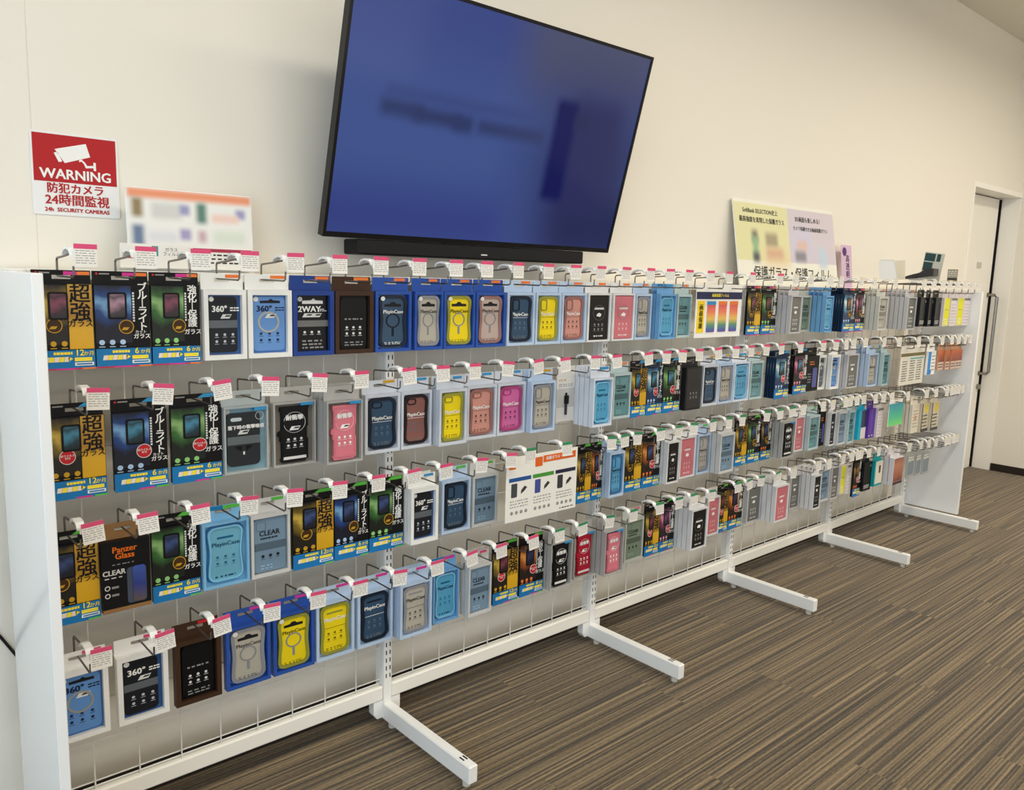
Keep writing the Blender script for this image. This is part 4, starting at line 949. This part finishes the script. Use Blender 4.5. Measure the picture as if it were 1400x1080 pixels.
letters('poster_text', 'SoftBank SELECTION史上', .026, PT, pp, (-.225, -.0032, .327), bold=.0004)
letters('poster_text', '最高強度を実現した保護ガラス', .0262, PT, pp, (-.215, -.0032, .287), bold=.0006)
letters('poster_text', '3D画面も楽しめる！', .027, PT, pp, (.19, -.0032, .313), bold=.0005)
letters('poster_text', 'カメラ保護付き全画面保護ガラス', .0215, PT, pp, (.205, -.0032, .270), bold=.0003)
letters('poster_text', '保護ガラス・保護フィルム', .058, PT, pp, (.03, -.0032, .055), bold=.0007)
# strips of advertising card that stand behind the first hooks
c1 = thing('shelf_card', 'small white card with teal picture standing on the ledge behind the second hook', 'card', (.315, .040, 1.3525))
obj('card_sheet', MB().bevbox(-.075, .075, -.0012, 0, 0, .055, CARD, .0004), c1); obj('teal_picture', MB().box(-.006, .008, -.0018, -.0011, .028, .051, TEAL), c1)
obj('red_label', MB().box(-.070, -.032, -.0018, -.0011, .022, .034, M((196, 60, 66), .5)), c1); letters('card_text', 'ガラス\nフィルム', .010, PT, c1, (.038, -.0015, .038))
c2 = thing('shelf_card', 'white card with dark pink edge standing on the ledge behind the fourth hook', 'card', (.475, .040, 1.3525))
obj('card_sheet', MB().bevbox(-.075, .075, -.0012, 0, 0, .052, CARD, .0004), c2); obj('pink_edge', MB().box(-.072, .072, -.0018, -.0011, .042, .050, M((176, 60, 84), .5)), c2)
obj('card_print', marks(random.Random(3), -.066, .066, .012, .040, 3, -.0012, DGREY, .4), c2)
# small things on the ledge at the far end
c3 = thing('lilac_card', 'narrow lilac shelf card standing at the right edge of the wide poster', 'card', (3.715, .060, 1.3445), (-.12, 0, 0))
obj('card_sheet', MB().bevbox(-.055, .055, -.0012, 0, 0, .215, M((216, 184, 212), .5), .0004), c3)
obj('purple_disc', MB().prism(circ(-.02, .182, .022), -.0018, -.0011, M((90, 50, 110), .5)), c3)
letters('card_text', '高\n透\n明', .040, PT, c3, (.010, -.0015, .105), bold=.0006)
# these lie on top of the top-row tag holders, which reach far forward at this end
ZT = 1.3945
c4 = thing('easel_card', 'folded white price card standing on the top-row hooks left of the dark gadget', 'card', (3.915, -.062, ZT), (0, 0, math.radians(-70)))
obj('front_leaf', MB().prism([(-.045, 0), (.035, 0), (.012, .092), (-.060, .092)], -.002, 0, W_), c4, (0, -.006, 0), (-.10, 0, .15))
obj('rear_leaf', MB().prism([(-.045, 0), (.030, 0), (.005, .100), (-.065, .100)], 0, .002, W_), c4, (.010, .012, 0), (.10, 0, -.2))
c4b = thing('ivory_card', 'small ivory card standing between the folded card and the dark gadget', 'card', (4.045, -.055, ZT), (0, math.radians(-4), math.radians(-80)))
obj('card_sheet', MB().bevbox(-.03, .03, -.002, 0, 0, .10, M((240, 232, 210), .5), .0004), c4b)
gd = thing('phone_gadget', 'dark curved phone grip lying on top of the far top-row hooks', 'gadget', (4.225, -.085, ZT), (0, 0, -PI/2))
gm = MB()
prof = [(-.085, .010), (-.075, .004), (-.03, .010), (.03, .020), (.082, .024), (.082, .062), (.050, .066), (.010, .040), (-.04, .026)]
gm.prism(prof, -.035, .03, M((58, 56, 60), .4, coat=.3)); obj('gadget_shell', gm, gd)
obj('gadget_base', MB().bevbox(-.045, .078, -.03, .025, 0, .0105, M((206, 206, 200), .4), .003), gd)
c5 = thing('picture_card', 'small card with dark teal pictures standing up behind the dark gadget', 'card', (4.300, -.100, ZT), (0, math.radians(7), -PI/2))
obj('card_sheet', MB().bevbox(-.045, .058, -.002, 0, 0, .150, M((206, 208, 196), .5), .0004), c5)
tm = MB(); TL_ = M((46, 78, 82), .4)
for x0, x1, z0, z1 in ((-.042, .012, .104, .145), (-.042, .006, .052, .098), (.020, .040, .106, .145)): tm.box(x0, x1, -.0027, -.0019, z0, z1, TL_)
obj('teal_pictures', tm, c5)
c6 = thing('grey_card', 'small grey card standing on the hooks by the right end panel', 'card', (4.41, -.182, ZT), (0, 0, -PI/2))
obj('card_sheet', MB().bevbox(-.026, .026, -.002, 0, 0, .065, M((176, 168, 148), .5), .0004), c6); obj('card_print', marks(random.Random(5), -.02, .02, .025, .058, 3, -.002, SILV, .5), c6); obj('dark_base', MB().box(-.024, .024, -.0027, -.0019, .008, .018, DGREY), c6)
# cable on the wall beside the left end panel
tag(obj('cable', MB().tube([(-.62, .1165, 1.30), (-.45, .1165, 1.10), (-.2, .1165, .800), (-.024, .1165, .522), (.03, .1165, .42), (.05, .1165, .25), (.055, .1165, .062)], .0032, DARK, 8)),
    'thin black cable running down the wall behind the left end panel', 'cable')
